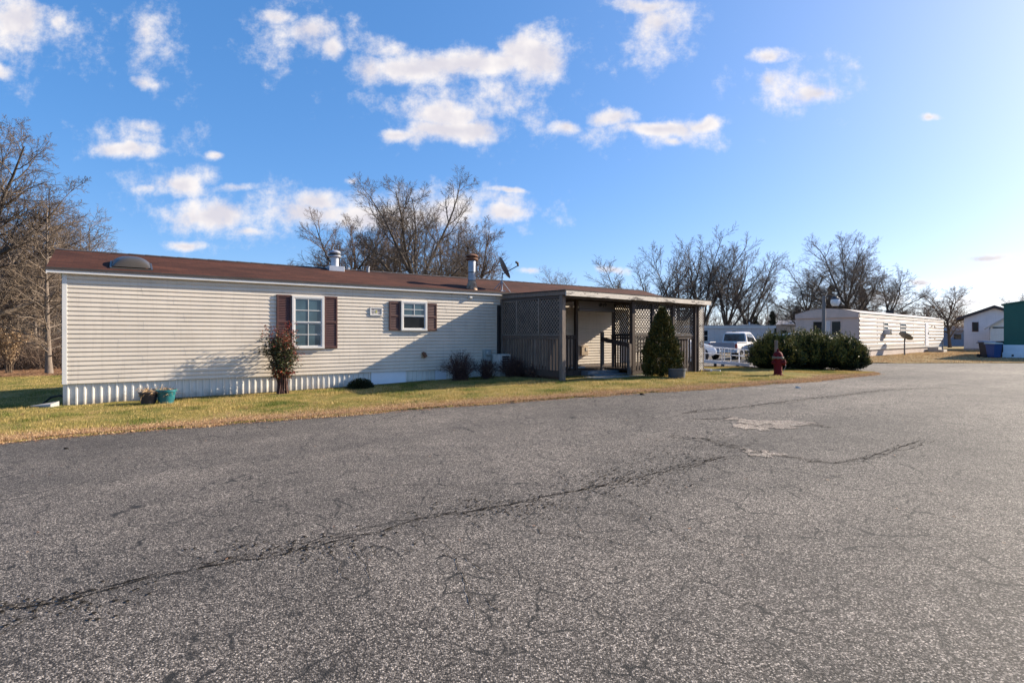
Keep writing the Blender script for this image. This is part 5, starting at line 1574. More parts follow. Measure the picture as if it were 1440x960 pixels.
# ------------------------------------------------------------------ hydrant, stake, yard lamp
hx, hyy, hz = at(1094, 528.5)
hyd = empty('fire_hydrant', (hx, hyy, hz), rad(8), 'faded red fire hydrant on the grass in front of the yew hedge', 'fire hydrant')
S = Hat(490.5, hyy, hx)/.80
hydb = MB().lathe([(.13, -.05), (.13, .0), (.165, .005), (.165, .035), (.125, .04), (.118, .08), (.112, .10), (.112, .44), (.116, .455), (.125, .47), (.125, .52)], 24).build('barrel', M['hydrant'], hyd, smooth=True)
MB().lathe([(.155, .52), (.160, .525), (.160, .565), (.150, .57)], 24).build('flange', M['hydrant_ring'], hyd, smooth=True)
MB().lathe([(.135, .57), (.135, .60), (.125, .645), (.10, .69), (.065, .72), (.035, .73), (.035, .755)], 24).build('bonnet', M['hydrant'], hyd, smooth=True)
MB().lathe([(.032, .755), (.030, .80), (.01, .802)], 5).build('operating_nut', M['hydrant'], hyd)
m = MB()
for k in range(8):
    a = k*math.pi/4 + .2; m.lathe([(.013, .50), (.013, .59), (.006, .592)], 6, (.143*math.cos(a), .143*math.sin(a), 0))
m.build('bolt', M['hydrant_ring'], hyd)
def nozzle(ang, z, r, L):
    c, s = math.cos(ang), math.sin(ang)
    m = MB(); m.lathe([(r*.9, .08), (r*.9, L - .05), (r*1.18, L - .048), (r*1.18, L), (r*.5, L + .004), (r*.4, L + .03), (.005, L + .031)], 18, (0, 0, 0), 'x')
    m.v = [(x*c - y*s, x*s + y*c, zz + z) for x, y, zz in m.v]
    return m.build('nozzle', M['hydrant'], hyd, smooth=True)
nozzle(rad(-38), .40, .075, .20); nozzle(rad(180), .40, .052, .17); nozzle(rad(62), .40, .052, .17)
m = MB(); m.tube([(.16, -.10, .40), (.18, -.11, .30), (.15, -.09, .22), (.12, -.06, .12)], .006, 5); m.build('chain', M['galv'], hyd)
hyd.scale = (S, S, S)

sx_, sy_ = ray_xy(1091.5, hyy + .55), hyy + .55
stk = MB(); stk.box(-.045, .045, -.04, .04, -.25, ray_z(478.5, sy_) - gz(sx_, sy_))
o = stk.build('wooden_stake', M['wood'], None, bevel=.008); o.location = (sx_, sy_, gz(sx_, sy_)); setp(o, 'grey wooden stake standing directly behind the red hydrant', 'stake')

Yl = 22.5; lxp = ray_xy(1158.3, Yl); lz = gz(lxp, Yl)
lamp = empty('yard_lamp', (lxp, Yl, lz), 0, 'short grey wooden lamp pole with a caged lamp, standing in the hedge', 'yard lamp')
Hl = Hat(416, Yl, lxp)
MB().tube([(0, 0, -.3), (0, 0, Hl*.5), (.01, 0, Hl)], [.085, .075, .066], 12).build('pole', M['pole'], lamp, smooth=True)
MB().tube([(0, -.05, Hl - .10), (.18, -.06, Hl + .0), (.36, -.06, Hl - .02), (.44, -.06, Hl - .07)], .018, 8).build('arm', M['black'], lamp, smooth=True)
hd = MB().lathe([(.02, .06), (.07, .055), (.10, .02), (.17, -.02), (.175, -.05), (.16, -.05)], 18, (.44, -.06, Hl - .09)).build('lamp_head', M['bin_black'], lamp, smooth=True)
m = MB(); m.lathe([(.155, -.05), (.185, -.12), (.175, -.22), (.12, -.32), (.05, -.335)], 8, (.44, -.06, Hl - .09)); m.build('lamp_glass', M['lamp_clear'], lamp)

# ------------------------------------------------------------------ wheelchair ramp
Yr = 23.3
r0, r1 = ray_xy(950, Yr), ray_xy(1051, Yr + .2)
rz_ = gz(r1, Yr)
ramp_o = empty('wheelchair_ramp', (r1, Yr, rz_), 0, 'white aluminium wheelchair ramp with handrails right of the porch', 'ramp')
Lr = r1 - r0; slope = .085
def rp(x, z): return z + slope*(-x)
m = MB()
for yy in (0, 1.0):
    m.hexa([(-Lr, yy - .02, rp(-Lr, .03)), (0, yy - .02, .03), (0, yy + .02, .03), (-Lr, yy + .02, rp(-Lr, .03)), (-Lr, yy - .02, rp(-Lr, .15)), (0, yy - .02, .15), (0, yy + .02, .15), (-Lr, yy + .02, rp(-Lr, .15))])
m.hexa([(-Lr, .02, rp(-Lr, .08)), (.25, .02, .0), (.25, .98, .0), (-Lr, .98, rp(-Lr, .08)), (-Lr, .02, rp(-Lr, .10)), (.25, .02, .02), (.25, .98, .02), (-Lr, .98, rp(-Lr, .10))])
m.build('ramp_deck', M['alu'], ramp_o)
m = MB()
for yy in (0, 1.0):
    for zt, zl, xe in ((.72, .0, .02), (.44, .0, .02)):
        pts = [(-Lr, yy, rp(-Lr, zt)), (-1.0, yy, rp(-1.0, zt)), (.02, yy, zt)]
        m.tube(pts, .019, 8)
    m.tube([(.0, yy, .72), (.13, yy, .71), (.19, yy, .65), (.19, yy, .51), (.13, yy, .45), (.0, yy, .44)], .02, 8)
    m.tube([(-1.0, yy - .03, rp(-1.0, .72)), (-.90, yy - .03, rp(-.9, .70)), (-.87, yy - .03, rp(-.87, .58)), (-.92, yy - .03, rp(-.9, .46)), (-1.0, yy - .03, rp(-1.0, .44))], .018, 8)
m.build('handrail', M['alu'], ramp_o, smooth=True)
for yy in (0, 1.0):
    for xx in ((-.02, -.78, -1.05, -1.15, -1.88, -2.6) if yy == 0 else (-.02, -1.9)):
        MB().tube([(xx, yy, rp(xx, .05)), (xx, yy, rp(xx, .72))], .021, 8).build('rail_post', M['alu'], ramp_o, smooth=True)
m = MB()
for xx in (-.12, -1.1, -2.2):
    for yy in (0.06, .94): m.box(xx - .05, xx + .05, yy - .05, yy + .05, -.02, rp(xx, .07))
m.build('ramp_foot', M['pole'], ramp_o)
# white pipe pieces on the grass by the trellis
for px0, px1, py, lb in ((990, 1000.5, 522.5, 'short thick white pipe with a dark end lying by the trellis foot'), (1000, 1013, 523, 'thin white board lying on the grass right of the trellis foot')):
    a = at(px0, py); b = at(px1, py + .8); m = MB(); t_ = .05 if 'pipe' in lb else .03
    m.tube([(a[0], a[1], a[2] + .07), (b[0], b[1], b[2] + .07)], t_, 10)
    o = m.build('drain_pipe' if 'pipe' in lb else 'white_board', M['white'], None, smooth=True); setp(o, lb, 'pipe' if 'pipe' in lb else 'board')

# ------------------------------------------------------------------ vehicles
def loft(sections):
    """sections: list of rings (same count), caps at both ends"""
    m = MB(); n = len(sections[0]); vs = [p for s in sections for p in s]; fs = []
    for i in range(len(sections) - 1):
        for k in range(n): fs.append((i*n+k, i*n+(k+1) % n, (i+1)*n+(k+1) % n, (i+1)*n+k))
    fs.append(tuple(range(n))); fs.append(tuple((len(sections)-1)*n + k for k in range(n))[::-1])
    return m.add(vs, fs)
def body_ring(x, zb, zt, w, tuck=.08, crown=.03):
    h = zt - zb
    pts = [(-w+tuck, zb), (-w, zb + h*.25), (-w + .0, zb + h*.62), (-w + .05, zt - .03), (-w + .16, zt), (0, zt + crown), (w - .16, zt), (w - .05, zt - .03), (w, zb + h*.62), (w, zb + h*.25), (w - tuck, zb)]
    return [(x, y, z) for y, z in pts]
def wheel(car, x, y, R, W):
    s = 1 if y > 0 else -1
    t = MB().lathe([(R*.62, -W/2), (R*.93, -W/2), (R, -W*.32), (R, W*.32), (R*.93, W/2), (R*.62, W/2)], 22, (x, y, R), 'y').build('wheel', M['rubber'], car, smooth=True)
    m = MB(); m.lathe([(R*.62, y + s*W*.30), (R*.58, y + s*W*.42), (R*.12, y + s*W*.36), (R*.02, y + s*W*.37)], 22, (x, 0, R), 'y')
    m.build('rim', M['rim'], t, smooth=True)
    m = MB()
    for k in range(5):
        a = k*2*math.pi/5 + .3; c, sn = math.cos(a), math.sin(a)
        p = (x + c*R*.36, y + s*W*.425, R + sn*R*.36)
        m.lathe([(R*.10, p[1] - .005), (R*.10, p[1] + .004)], 8, (p[0], 0, p[2]), 'y')
    m.build('rim_hole', M['black'], t)
def arch(car, x, w, R, z):
    m = MB()
    for s in (-1, 1):
        m.lathe([(R*1.16, s*(w - .10)), (R*1.16, s*(w + .004)), (.01, s*(w + .005))], 24, (x, 0, z), 'y')
    m.build('wheel_arch', M['black'], car)

def suv(name, loc, rz, paint, label, cat, L=4.6, W=.92, Hh=1.70):
    car = empty(name, loc, rz, label, cat)
    b = L/2
    secs = [body_ring(x, zb, zt, w) for x, zb, zt, w in ((-b, .45, .80, W*.86), (-b + .06, .34, 1.00, W*.95), (-b + .5, .28, 1.06, W), (-.6, .26, 1.03, W), (.75, .26, 1.02, W), (1.05, .27, 1.02, W*.99), (1.6, .30, .95, W*.96), (b - .22, .34, .84, W*.90), (b - .03, .42, .70, W*.80), (b, .46, .62, W*.74))]
    loft(secs).build('body', M[paint], car, smooth=True)
    cab = [(-b + .10, 1.04, 1.10, W*.86, .80), (-b + .35, 1.03, Hh - .12, W*.90, .70), (-b + .7, 1.03, Hh - .02, W*.92, .70), (-.2, 1.0, Hh, W*.92, .69), (.35, 1.0, Hh - .09, W*.92, .69), (.85, 1.0, Hh - .42, W*.91, .74), (1.25, .99, 1.03, W*.88, .80)]
    rings = [[(x, y, z) for y, z in ((-w, zb), (-w*.985, zb + .04), (-w*tp*1.12, zt - .07), (-w*tp*.9, zt), (w*tp*.9, zt), (w*tp*1.12, zt - .07), (w*.985, zb + .04), (w, zb))] for x, zb, zt, w, tp in cab]
    loft(rings).build('cabin', M[paint], car, smooth=True)
    # glass: side windows, windscreen, rear
    for s in (-1, 1):
        def sp(x, z):
            f = (z - 1.04)/(Hh - .07 - 1.04); return (x, s*(W*.915 + (W*.78 - W*.915)*f + .012), z)
        for poly in (((-b + .55, 1.10), (-b + .72, Hh - .17), (-.95, Hh - .15), (-.95, 1.09)), ((-.87, 1.09), (-.87, Hh - .15), (-.05, Hh - .15), (-.05, 1.08)), ((.03, 1.08), (.03, Hh - .16), (.30, Hh - .20), (.98, 1.10))):
            q = [sp(x, z) for x, z in poly]; q2 = [(x, y - s*.02, z) for x, y, z in q]
            MB().hexa(q + q2).build('window', M['car_glass'], car)
        m = MB(); m.hexa([(.72, s*W*.95, 1.02), (.92, s*W*.95, 1.02), (.90, s*(W + .18), 1.04), (.74, s*(W + .18), 1.04), (.72, s*W*.95, 1.12), (.90, s*W*.95, 1.12), (.88, s*(W + .18), 1.18), (.74, s*(W + .18), 1.18)]); m.build('mirror', M[paint], car, bevel=.02)
        m = MB(); m.hexa([(b - .42, s*(W*.80), .70), (b - .08, s*(W*.60), .66), (b - .10, s*(W*.40), .66), (b - .40, s*(W*.60), .72), (b - .40, s*(W*.90), .84), (b - .10, s*(W*.74), .78), (b - .13, s*(W*.45), .80), (b - .40, s*(W*.62), .87)]); m.build('headlight', M['lamp_clear'], car)
        MB().box(-b - .01, -b + .12, s*W*.82 - .12, s*W*.82 + .06, .82, 1.06).build('taillight', M['lamp_red'], car, bevel=.02)
        m = MB()
        for x in (-.91, .0): m.box(x - .006, x + .006, s*(W + .001) - .004, s*(W + .001) + .004, .42, 1.0)
        m.build('door_gap', M['black'], car)
        for x in (-.75, .18): MB().box(x, x + .18, s*(W + .01) - .015, s*(W + .01) + .015, .90, .94).build('door_handle', M[paint], car, bevel=.006)
    m = MB(); m.hexa([(.40, -W*.60, Hh - .10), (.40, W*.60, Hh - .10), (1.2, W*.74, 1.09), (1.2, -W*.74, 1.09), (.43, -W*.60, Hh - .065), (.43, W*.60, Hh - .065), (1.23, W*.74, 1.115), (1.23, -W*.74, 1.115)]); m.build('windscreen', M['car_glass'], car)
    m = MB(); m.box(b - .05, b + .012, -W*.50, W*.50, .50, .66); m.build('grille', M['black'], car, bevel=.02)
    for x in (-b + .88, b - .88):
        arch(car, x, W, .36, .36)
        for s in (-1, 1): wheel(car, x, s*(W - .10), .36, .22)
    return car

def pickup(loc, rz, label):
    car = empty('pickup_truck', loc, rz, label, 'pickup truck'); W = .98
    secs = [body_ring(x, zb, zt, w, .05, .0) for x, zb, zt, w in ((-2.75, .55, 1.10, W*.95), (-2.70, .48, 1.14, W), (-.60, .46, 1.14, W), (1.3, .44, 1.14, W), (1.6, .44, 1.13, W), (2.3, .46, 1.08, W*.96), (2.6, .52, .98, W*.88), (2.7, .56, .9, W*.8))]
    loft(secs).build('body', M['car_silver'], car, smooth=True)
    MB().box(-2.62, -.72, -W + .12, W - .12, 1.10, 1.148).build('bed', M['black'], car)
    for s in (-1, 1): MB().box(-2.70, -.62, s*(W - .06) - .05, s*(W - .06) + .05, 1.145, 1.19).build('bed_rail', M['car_silver'] if s > 0 else M['car_silver'], car, bevel=.02)
    MB().box(-2.79, -2.752, -W*.80, W*.80, .66, 1.15).build('tailgate', M['car_grey'], car, bevel=.01)
    MB().box(-2.90, -2.76, -W*.9, W*.9, .46, .62).build('bumper', M['galv_clean'], car, bevel=.03)
    cab = [(-.62, 1.10, 1.16, W*.92, .9), (-.55, 1.10, 1.80, W*.90, .80), (-.2, 1.10, 1.88, W*.91, .80), (.55, 1.10, 1.86, W*.91, .80), (.9, 1.10, 1.66, W*.91, .83), (1.45, 1.10, 1.14, W*.90, .9)]
    rings = [[(x, y, z) for y, z in ((-w, zb), (-w*.985, zb + .04), (-w*tp*1.08, zt - .08), (-w*tp*.92, zt), (w*tp*.92, zt), (w*tp*1.08, zt - .08), (w*.985, zb + .04), (w, zb))] for x, zb, zt, w, tp in cab]
    loft(rings).build('cabin', M['car_silver'], car, smooth=True)
    m = MB(); m.hexa([(-.60, -W*.76, 1.24), (-.60, W*.76, 1.24), (-.54, W*.68, 1.74), (-.54, -W*.68, 1.74), (-.645, -W*.76, 1.24), (-.645, W*.76, 1.24), (-.60, W*.68, 1.74), (-.60, -W*.68, 1.74)]); m.build('rear_window', M['car_glass'], car)
    for s in (-1, 1):
        def sp(x, z):
            f = (z - 1.14)/.66; return (x, s*(W*.90 + (W*.78 - W*.90)*f + .014), z)
        for poly in (((-.45, 1.20), (-.42, 1.74), (.05, 1.76), (.05, 1.20)), ((.12, 1.20), (.12, 1.76), (.55, 1.74), (1.05, 1.22))):
            q = [sp(x, z) for x, z in poly]; MB().hexa(q + [(x, y - s*.02, z) for x, y, z in q]).build('window', M['car_glass'], car)
        m = MB(); m.box(1.0, 1.12, s*(W + .14) - .12, s*(W + .14) + .10, 1.18, 1.40); m.build('mirror', M['black'], car, bevel=.03)
        MB().box(-2.79, -2.70, s*W*.91 - .07, s*W*.91 + .07, .72, 1.08).build('taillight', M['lamp_red'], car, bevel=.015)
        MB().box(2.55, 2.70, s*W*.74 - .12, s*W*.74 + .12, .76, .94).build('headlight', M['lamp_clear'], car, bevel=.02)
        m = MB()
        for x in (.08, 1.12): m.box(x - .006, x + .006, s*(W + .001) - .004, s*(W + .001) + .004, .52, 1.1)
        m.build('door_gap', M['black'], car)
    for x in (-1.75, 1.80):
        arch(car, x, W, .41, .42)
        for s in (-1, 1): wheel(car, x, s*(W - .12), .40, .27)
    return car

Ys = 28.2; xf = ray_xy(1006, Ys); suv('parked_suv', (xf - 2.3, Ys + .5, gz(xf - 2, Ys)), rad(-4), 'car_white', 'white sport utility vehicle parked behind the right end of the porch', 'car')
Yp_ = 38.5; xp = ray_xy(1040, Yp_); pickup((xp + .1, Yp_ + .6, gz(xp, Yp_)), rad(48), 'white pickup truck with dark rear window parked past the wheelchair ramp')
Yb = 29.5; xb = ray_xy(1052, Yb); suv('parked_car', (xb + 2.3, Yb + .3, gz(xb + 2, Yb)), rad(184), 'car_blue', 'dark blue car mostly hidden behind the left end of the yew hedge', 'car', Hh=1.52)

# ------------------------------------------------------------------ white ribbed trailer across the street
P1 = np.array([21.54, 34.25]); P2 = np.array([38.4, 49.15]); e_ = (P2 - P1)/np.linalg.norm(P2 - P1)
TL = float(np.linalg.norm(P2 - P1)); TW = 3.75
tz = gz(*P1)
tr = empty('white_trailer', (P1[0], P1[1], tz), math.atan2(e_[1], e_[0]), 'long white ribbed trailer home with a tan shaded end wall across the street', 'trailer home')
TB0, TT = .62, 2.78
m = MB(); k = 0; z = TB0
while z < TT - .02:
    z1 = min(z + .265, TT)
    vs = []
    for yy, zz in ((.004, z), (-.045, z + .03), (-.030, z1 - .06), (.004, z1 - .012), (.004, z1)): vs.append((0, yy, zz))
    vs2 = [(TL, y, q) for _, y, q in vs]; m.add(vs + vs2, [(i, i+1, 6+i-0-0 if False else i+1+5, i+5) for i in range(4)]); z = z1
m.build('ribbed_wall', M['siding_white'], tr, fix=False)
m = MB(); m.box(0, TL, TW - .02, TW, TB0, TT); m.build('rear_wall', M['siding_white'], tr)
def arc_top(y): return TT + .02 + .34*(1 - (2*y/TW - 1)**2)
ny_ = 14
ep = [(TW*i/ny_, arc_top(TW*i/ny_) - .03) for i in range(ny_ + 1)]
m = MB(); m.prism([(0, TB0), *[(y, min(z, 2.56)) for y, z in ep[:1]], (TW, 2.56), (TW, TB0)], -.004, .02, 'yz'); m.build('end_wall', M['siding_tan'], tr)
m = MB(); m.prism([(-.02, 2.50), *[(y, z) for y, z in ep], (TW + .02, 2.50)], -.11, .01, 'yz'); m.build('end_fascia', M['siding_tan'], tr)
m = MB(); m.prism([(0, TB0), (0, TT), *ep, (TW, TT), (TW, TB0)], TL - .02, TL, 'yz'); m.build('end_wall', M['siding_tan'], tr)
m = MB()
for i in range(ny_):
    y0, y1 = TW*i/ny_ - (.06 if i == 0 else 0), TW*(i+1)/ny_ + (.06 if i == ny_-1 else 0); z0, z1 = arc_top(TW*i/ny_), arc_top(TW*(i+1)/ny_)
    m.add([(-.12, y0, z0), (TL + .05, y0, z0), (TL + .05, y1, z1), (-.12, y1, z1)], [(0, 1, 2, 3)])
tr_roof = m.build('roof', M['siding_white'], tr)
m = MB(); m.box(-.1, TL, -.07, -.032, TT - .02, TT + .04); m.build('roof_edge', M['white'], tr_roof)
m = MB(); m.box(TL*.60, TL*.60 + .5, TW*.4, TW*.55, TT + .34, TT + .62); m.box(TL*.60 - .05, TL*.60 + .55, TW*.38, TW*.57, TT + .62, TT + .66); m.build('roof_vent', M['black'], tr_roof)
m = MB(); m.box(-.01, TL, -.045, -.0, TB0 - .16, TB0); m.build('base_band', M['white'], tr)
m = MB(); x = 0; vs = []
while x < TL:
    for dx, yy in ((0, .03), (.19, .03), (.205, .09), (.228, .09)): vs += [(x + dx, yy, -.4), (x + dx, yy, TB0 - .15)]
    x += .24
m.add(vs, [(2*i, 2*i+2, 2*i+3, 2*i+1) for i in range(len(vs)//2 - 1)]); m.build('skirting', M['siding_pink'], tr, fix=False)
m = MB(); m.box(-.002, .015, .03, TW, -.4, TB0); m.box(.1, TL, TW - .04, TW - .02, -.4, TB0); m.build('skirting', M['siding_tan'], tr)
def tr_t(px): 
    k_ = (px - CX)/F; return (k_*P1[1] - P1[0])/(e_[0] - k_*e_[1])
def tr_z(px, py):
    t_ = tr_t(px); return ray_z(py, P1[1] + e_[1]*t_) - tz
m = MB()
for px in (1233.5, 1261, 1284, 1300): x = tr_t(px); m.box(x - .025, x + .025, -.034, -.005, TB0, TT - .02)
m.build('seam_strip', M['siding_pink'], tr)
for px0, px1, py0, py1 in ((1242, 1248.3, 453, 466), (1265.5, 1273.5, 454, 471)):
    x0, x1 = tr_t(px0), tr_t(px1); z1, z0 = tr_z(px0, py0), tr_z(px0, py1)
    m = MB(); f_ = .06; m.box(x0, x1, -.055, -.01, z1 - f_, z1); m.box(x0, x1, -.055, -.01, z0, z0 + f_); m.box(x0, x0 + f_, -.055, -.01, z0 + f_, z1 - f_); m.box(x1 - f_, x1, -.055, -.01, z0 + f_, z1 - f_); m.box(x0 + f_, x1 - f_, -.05, -.01, (z0 + z1)/2 - .02, (z0 + z1)/2 + .02)
    w_ = m.build('window', M['white'], tr); MB().box(x0 + f_, x1 - f_, -.035, -.028, z0 + f_, z1 - f_).build('pane', M['pane'], w_)
x0, x1 = tr_t(1242.5), tr_t(1253); z1, z0 = tr_z(1247, 464), tr_z(1247, 470.5)
m = MB(); m.box(x0, x0 + .62, -.34, -.03, z0, z1 + .04); ac = m.build('air_conditioner', M['white'], tr, bevel=.02)
m = MB()
for k in range(6): m.box(x0 + .06, x0 + .56, -.352, -.338, z0 + .06 + k*.055, z0 + .09 + k*.055)
m.box(x0 + .05, x0 + .57, -.345, -.33, z0 + .02, z0 + .06); m.build('grille', M['black'], ac)
x0, x1 = tr_t(1300.5), tr_t(1306); z1, z0 = tr_z(1303, 454), tr_z(1303, 486)
m = MB(); m.box(x0, x0 + .95, -.06, -.01, z0, z1); dr_ = m.build('door', M['alu'], tr, bevel=.01)
MB().box(x0 + .80, x0 + .86, -.10, -.06, z0 + .95, z0 + 1.1).build('door_handle', M['black'], dr_)
x0 = tr_t(1308); zz = tr_z(1306, 459)
m = MB(); m.tube([(x0, -.03, zz), (x0, -.25, zz + .05), (x0 + .1, -.32, zz - .02)], .02, 6); m.lathe([(.03, 0), (.09, -.06), (.09, -.1)], 10, (x0 + .1, -.32, zz - .0)); m.build('porch_lamp', M['black'], tr)
# end windows
for y0, y1 in ((.98, 1.58), (2.05, 2.70)):
    m = MB(); f_ = .05; a, b_ = 1.35, 2.32
    m.box(-.03, .0, y0, y1, a, a + f_); m.box(-.03, .0, y0, y1, b_ - f_, b_); m.box(-.03, .0, y0, y0 + f_, a + f_, b_ - f_); m.box(-.03, .0, y1 - f_, y1, a + f_, b_ - f_)
    w_ = m.build('window', M['siding_tan'], tr); MB().box(-.014, -.006, y0 + f_, y1 - f_, a + f_, b_ - f_).build('pane', M['pane_dark'], w_)
m = MB(); m.box(-.03, .0, 1.62, 2.01, 1.35, 2.32); m.build('window', M['siding_pink'], tr)
m = MB()
for y0 in (.0, TW - .1): m.box(-.025, .0, y0, y0 + .1, TB0, 2.5)
m.build('corner_trim', M['siding_tan'], tr)
# its steps, and the dish on a pole on the lawn
st_ = wl(0, 0)
def tw(t, d): return P1[0] + e_[0]*t + e_[1]*d, P1[1] + e_[1]*t - e_[0]*d
sx2, sy2 = tw(tr_t(1303) + .45, .55); zst = gz(sx2, sy2)
step = empty('entry_steps', (sx2, sy2, zst), math.atan2(e_[1], e_[0]), 'small grey entry steps with a ramp board below the trailer door', 'steps')
m = MB(); m.box(-.6, .6, -.25, .45, -.1, .42); m.box(-.6, .6, -.60, -.255, -.1, .22); m.build('step', M['concrete'], step, bevel=.01)
m = MB(); m.tube([(-.6, -.55, .2), (-.6, -.55, .95), (-.6, .4, 1.2)], .02, 6); m.build('handrail', M['black'], step)
m = MB(); m.hexa([(.65, -.4, -.03), (3.2, -.4, -.03), (3.2, .2, -.03), (.65, .2, .38), (.65, -.4, .03), (3.2, -.4, .02), (3.2, .2, .02), (.65, .2, .42)]); m.build('ramp_board', M['alu'], step)
Yd = 38.0; xd = ray_xy(1272, Yd); zd = gz(xd, Yd)
ds = empty('pole_dish', (xd, Yd, zd), rad(-20), 'dark satellite dish on a post on the lawn before the white trailer', 'satellite dish')
MB().tube([(0, 0, -.2), (0, 0, 1.15)], .045, 8).build('post', M['pole'], ds, smooth=True)
m = MB(); dish_mesh(m, (.03, .05, 1.22), (.50, .30, .80), .43, .17); m.build('reflector', M['dish'], ds, smooth=True)
m = MB(); m.tube([(.03, .05, 1.0), (.3, .55, 1.35)], .018, 6); m.build('feed_arm', M['black'], ds)

# ------------------------------------------------------------------ vertically panelled trailer behind the parking lot
Yt = 54.0; xa, xb_ = ray_xy(940, Yt), ray_xy(1092, Yt); zt = gz((xa + xb_)/2, Yt)
pt = empty('panelled_trailer', (xa, Yt, zt), rad(2), 'low pale trailer with vertical panels and white roof edge behind the parked vehicles', 'trailer home')
Lt = xb_ - xa; Ht = ray_z(457.5, Yt) - zt
m = MB(); vs = []; x = 0
while x < Lt:
    for dx, yy in ((0, 0), (.40, 0), (.41, .02), (.43, .02), (.44, 0)): vs += [(min(x + dx, Lt), yy, .45), (min(x + dx, Lt), yy, Ht - .25)]
    x += .46
m.add(vs, [(2*i, 2*i+2, 2*i+3, 2*i+1) for i in range(len(vs)//2 - 1)]); m.build('panel_wall', M['siding_pink'], pt, fix=False)
m = MB(); m.box(Lt - .03, Lt, 0.03, 3.6, .45, Ht - .2); m.box(0, .03, .03, 3.6, .45, Ht - .2); m.box(.03, Lt - .03, 3.58, 3.6, .45, Ht - .2); m.build('end_wall', M['siding_pink'], pt)
m = MB(); m.box(-.1, Lt + .1, -.12, 3.75, Ht - .05, Ht + .02); rf = m.build('roof', M['siding_white'], pt)
m = MB(); m.box(-.1, Lt + .1, -.10, -.02, Ht - .26, -.05 + Ht - .0); m.build('fascia', M['white'], rf)
m = MB(); m.box(.02, Lt - .02, .03, .05, -.5, .45); m.box(Lt - .06, Lt - .035, .05, 3.5, -.5, .45); m.build('skirting', M['siding_white'], pt)
def pxx(px): return ray_xy(px, Yt) - xa
m = MB(); m.prism([(pxx(1050), Ht + .02), (pxx(1062), Ht + .14), (pxx(1078), Ht + .02)], .3, 2.8, 'xz'); m.build('roof_vent', M['siding_white'], rf)
MB().lathe([(.06, 0), (.06, .22), (.11, .24), (.02, .32)], 10, (pxx(1057), .2, Ht)).build('vent_pipe', M['white'], rf, smooth=True)
for px0, px1, py0, py1, sp_ in ((984, 996.5, 464, 480, 1), (1030, 1036.5, 464.5, 471.5, 0)):
    x0, x1 = pxx(px0), pxx(px1); z1, z0 = ray_z(py0, Yt) - zt, ray_z(py1, Yt) - zt
    m = MB(); f_ = .05; m.box(x0, x1, -.03, .0, z1 - f_, z1); m.box(x0, x1, -.03, 0, z0, z0 + f_); m.box(x0, x0 + f_, -.03, 0, z0 + f_, z1 - f_); m.box(x1 - f_, x1, -.03, 0, z0 + f_, z1 - f_)
    m.box(x0 + f_, x1 - f_, -.028, 0, (z0*1.0 + z1)/2 - .02, (z0 + z1)/2 + .02)
    if sp_: m.box((x0 + x1)/2 - .02, (x0 + x1)/2 + .02, -.026, 0, z0 + f_, z1 - f_)
    w_ = m.build('window', M['white'], pt); MB().box(x0 + f_, x1 - f_, -.016, -.006, z0 + f_, z1 - f_).build('pane', M['pane_dark'], w_)

# a further white roof glimpsed left of the tan trailer end
Yw = 66; xw0, xw1 = ray_xy(1092, Yw), ray_xy(1124, Yw); zw = gz(xw0, Yw)
ft = empty('far_trailer', (xw0, Yw, zw), rad(-28), 'distant pale trailer roof glimpsed left of the tan trailer end', 'trailer home')
hw_ = ray_z(450, Yw) - zw; Lw = xw1 - xw0
MB().box(0, Lw, 0, 6, -.3, hw_ - .55).build('wall', M['siding_pink'], ft)
m = MB(); m.hexa([(-.1, -.2, hw_ - .55), (Lw + .1, -.2, hw_ - .55), (Lw + .1, 6.1, hw_ - .55), (-.1, 6.1, hw_ - .55), (.2, 1.5, hw_), (Lw - .2, 1.5, hw_), (Lw - .2, 4.5, hw_), (.2, 4.5, hw_)]); m.build('roof', M['siding_white'], ft)
m = MB(); m.box(.5, 1.1, -.02, .0, 1.2, 2.0); m.build('window', M['pane_dark'], ft)

# ------------------------------------------------------------------ white gabled house, its shed, and the green home
Yh = 52.0; xl = ray_xy(1355.5, Yh); zh = gz(xl, Yh); hwid = 2*2.15
wh = empty('white_house', (xl, Yh, zh), rad(-40), 'white gabled house with a dark roof edge beyond the dry lawn', 'house')
ze = ray_z(447.5, Yh) - zh; zp = ray_z(434.5, Yh) - zh
m = MB(); m.prism([(0, -.3), (0, ze), (hwid/2, zp), (hwid, ze), (hwid, -.3)], 0, 7, 'xz'); m.build('wall', M['siding_plain'], wh)
m = MB()
sl2 = (zp - ze)/(hwid/2); o_ = .55
for s in (0, 1):
    xs_ = [(-o_, ze - sl2*o_), (hwid/2, zp)] if s == 0 else [(hwid/2, zp), (hwid + o_, ze - sl2*o_)]
    (xa_, za_), (xb2, zb2) = xs_
    m.hexa([(xa_, -.45, za_ + .03), (xb2, -.45, zb2 + .03), (xb2, 7.3, zb2 + .03), (xa_, 7.3, za_ + .03), (xa_, -.45, za_ + .27), (xb2, -.45, zb2 + .27), (xb2, 7.3, zb2 + .27), (xa_, 7.3, za_ + .27)])
m.build('roof', M['roof_dark'], wh)
def hx_(px):
    k_ = (px - CX)/F; return (k_*Yh - xl)/(math.cos(rad(40)) + k_*math.sin(rad(40)))
def hz_(py): return ray_z(py, Yh) - zh
m = MB(); x0, x1, z0, z1 = hx_(1367), hx_(1376), hz_(466.3), hz_(453); f_ = .07
m.box(x0, x1, -.05, 0, z0, z0 + f_); m.box(x0, x1, -.05, 0, z1 - f_, z1); m.box(x0, x0 + f_, -.05, 0, z0 + f_, z1 - f_); m.box(x1 - f_, x1, -.05, 0, z0 + f_, z1 - f_)
w_ = m.build('window', M['shutter'], wh); MB().box(x0 + f_, x1 - f_, -.03, -.01, z0 + f_, z1 - f_).build('pane', M['pane_dark'], w_)
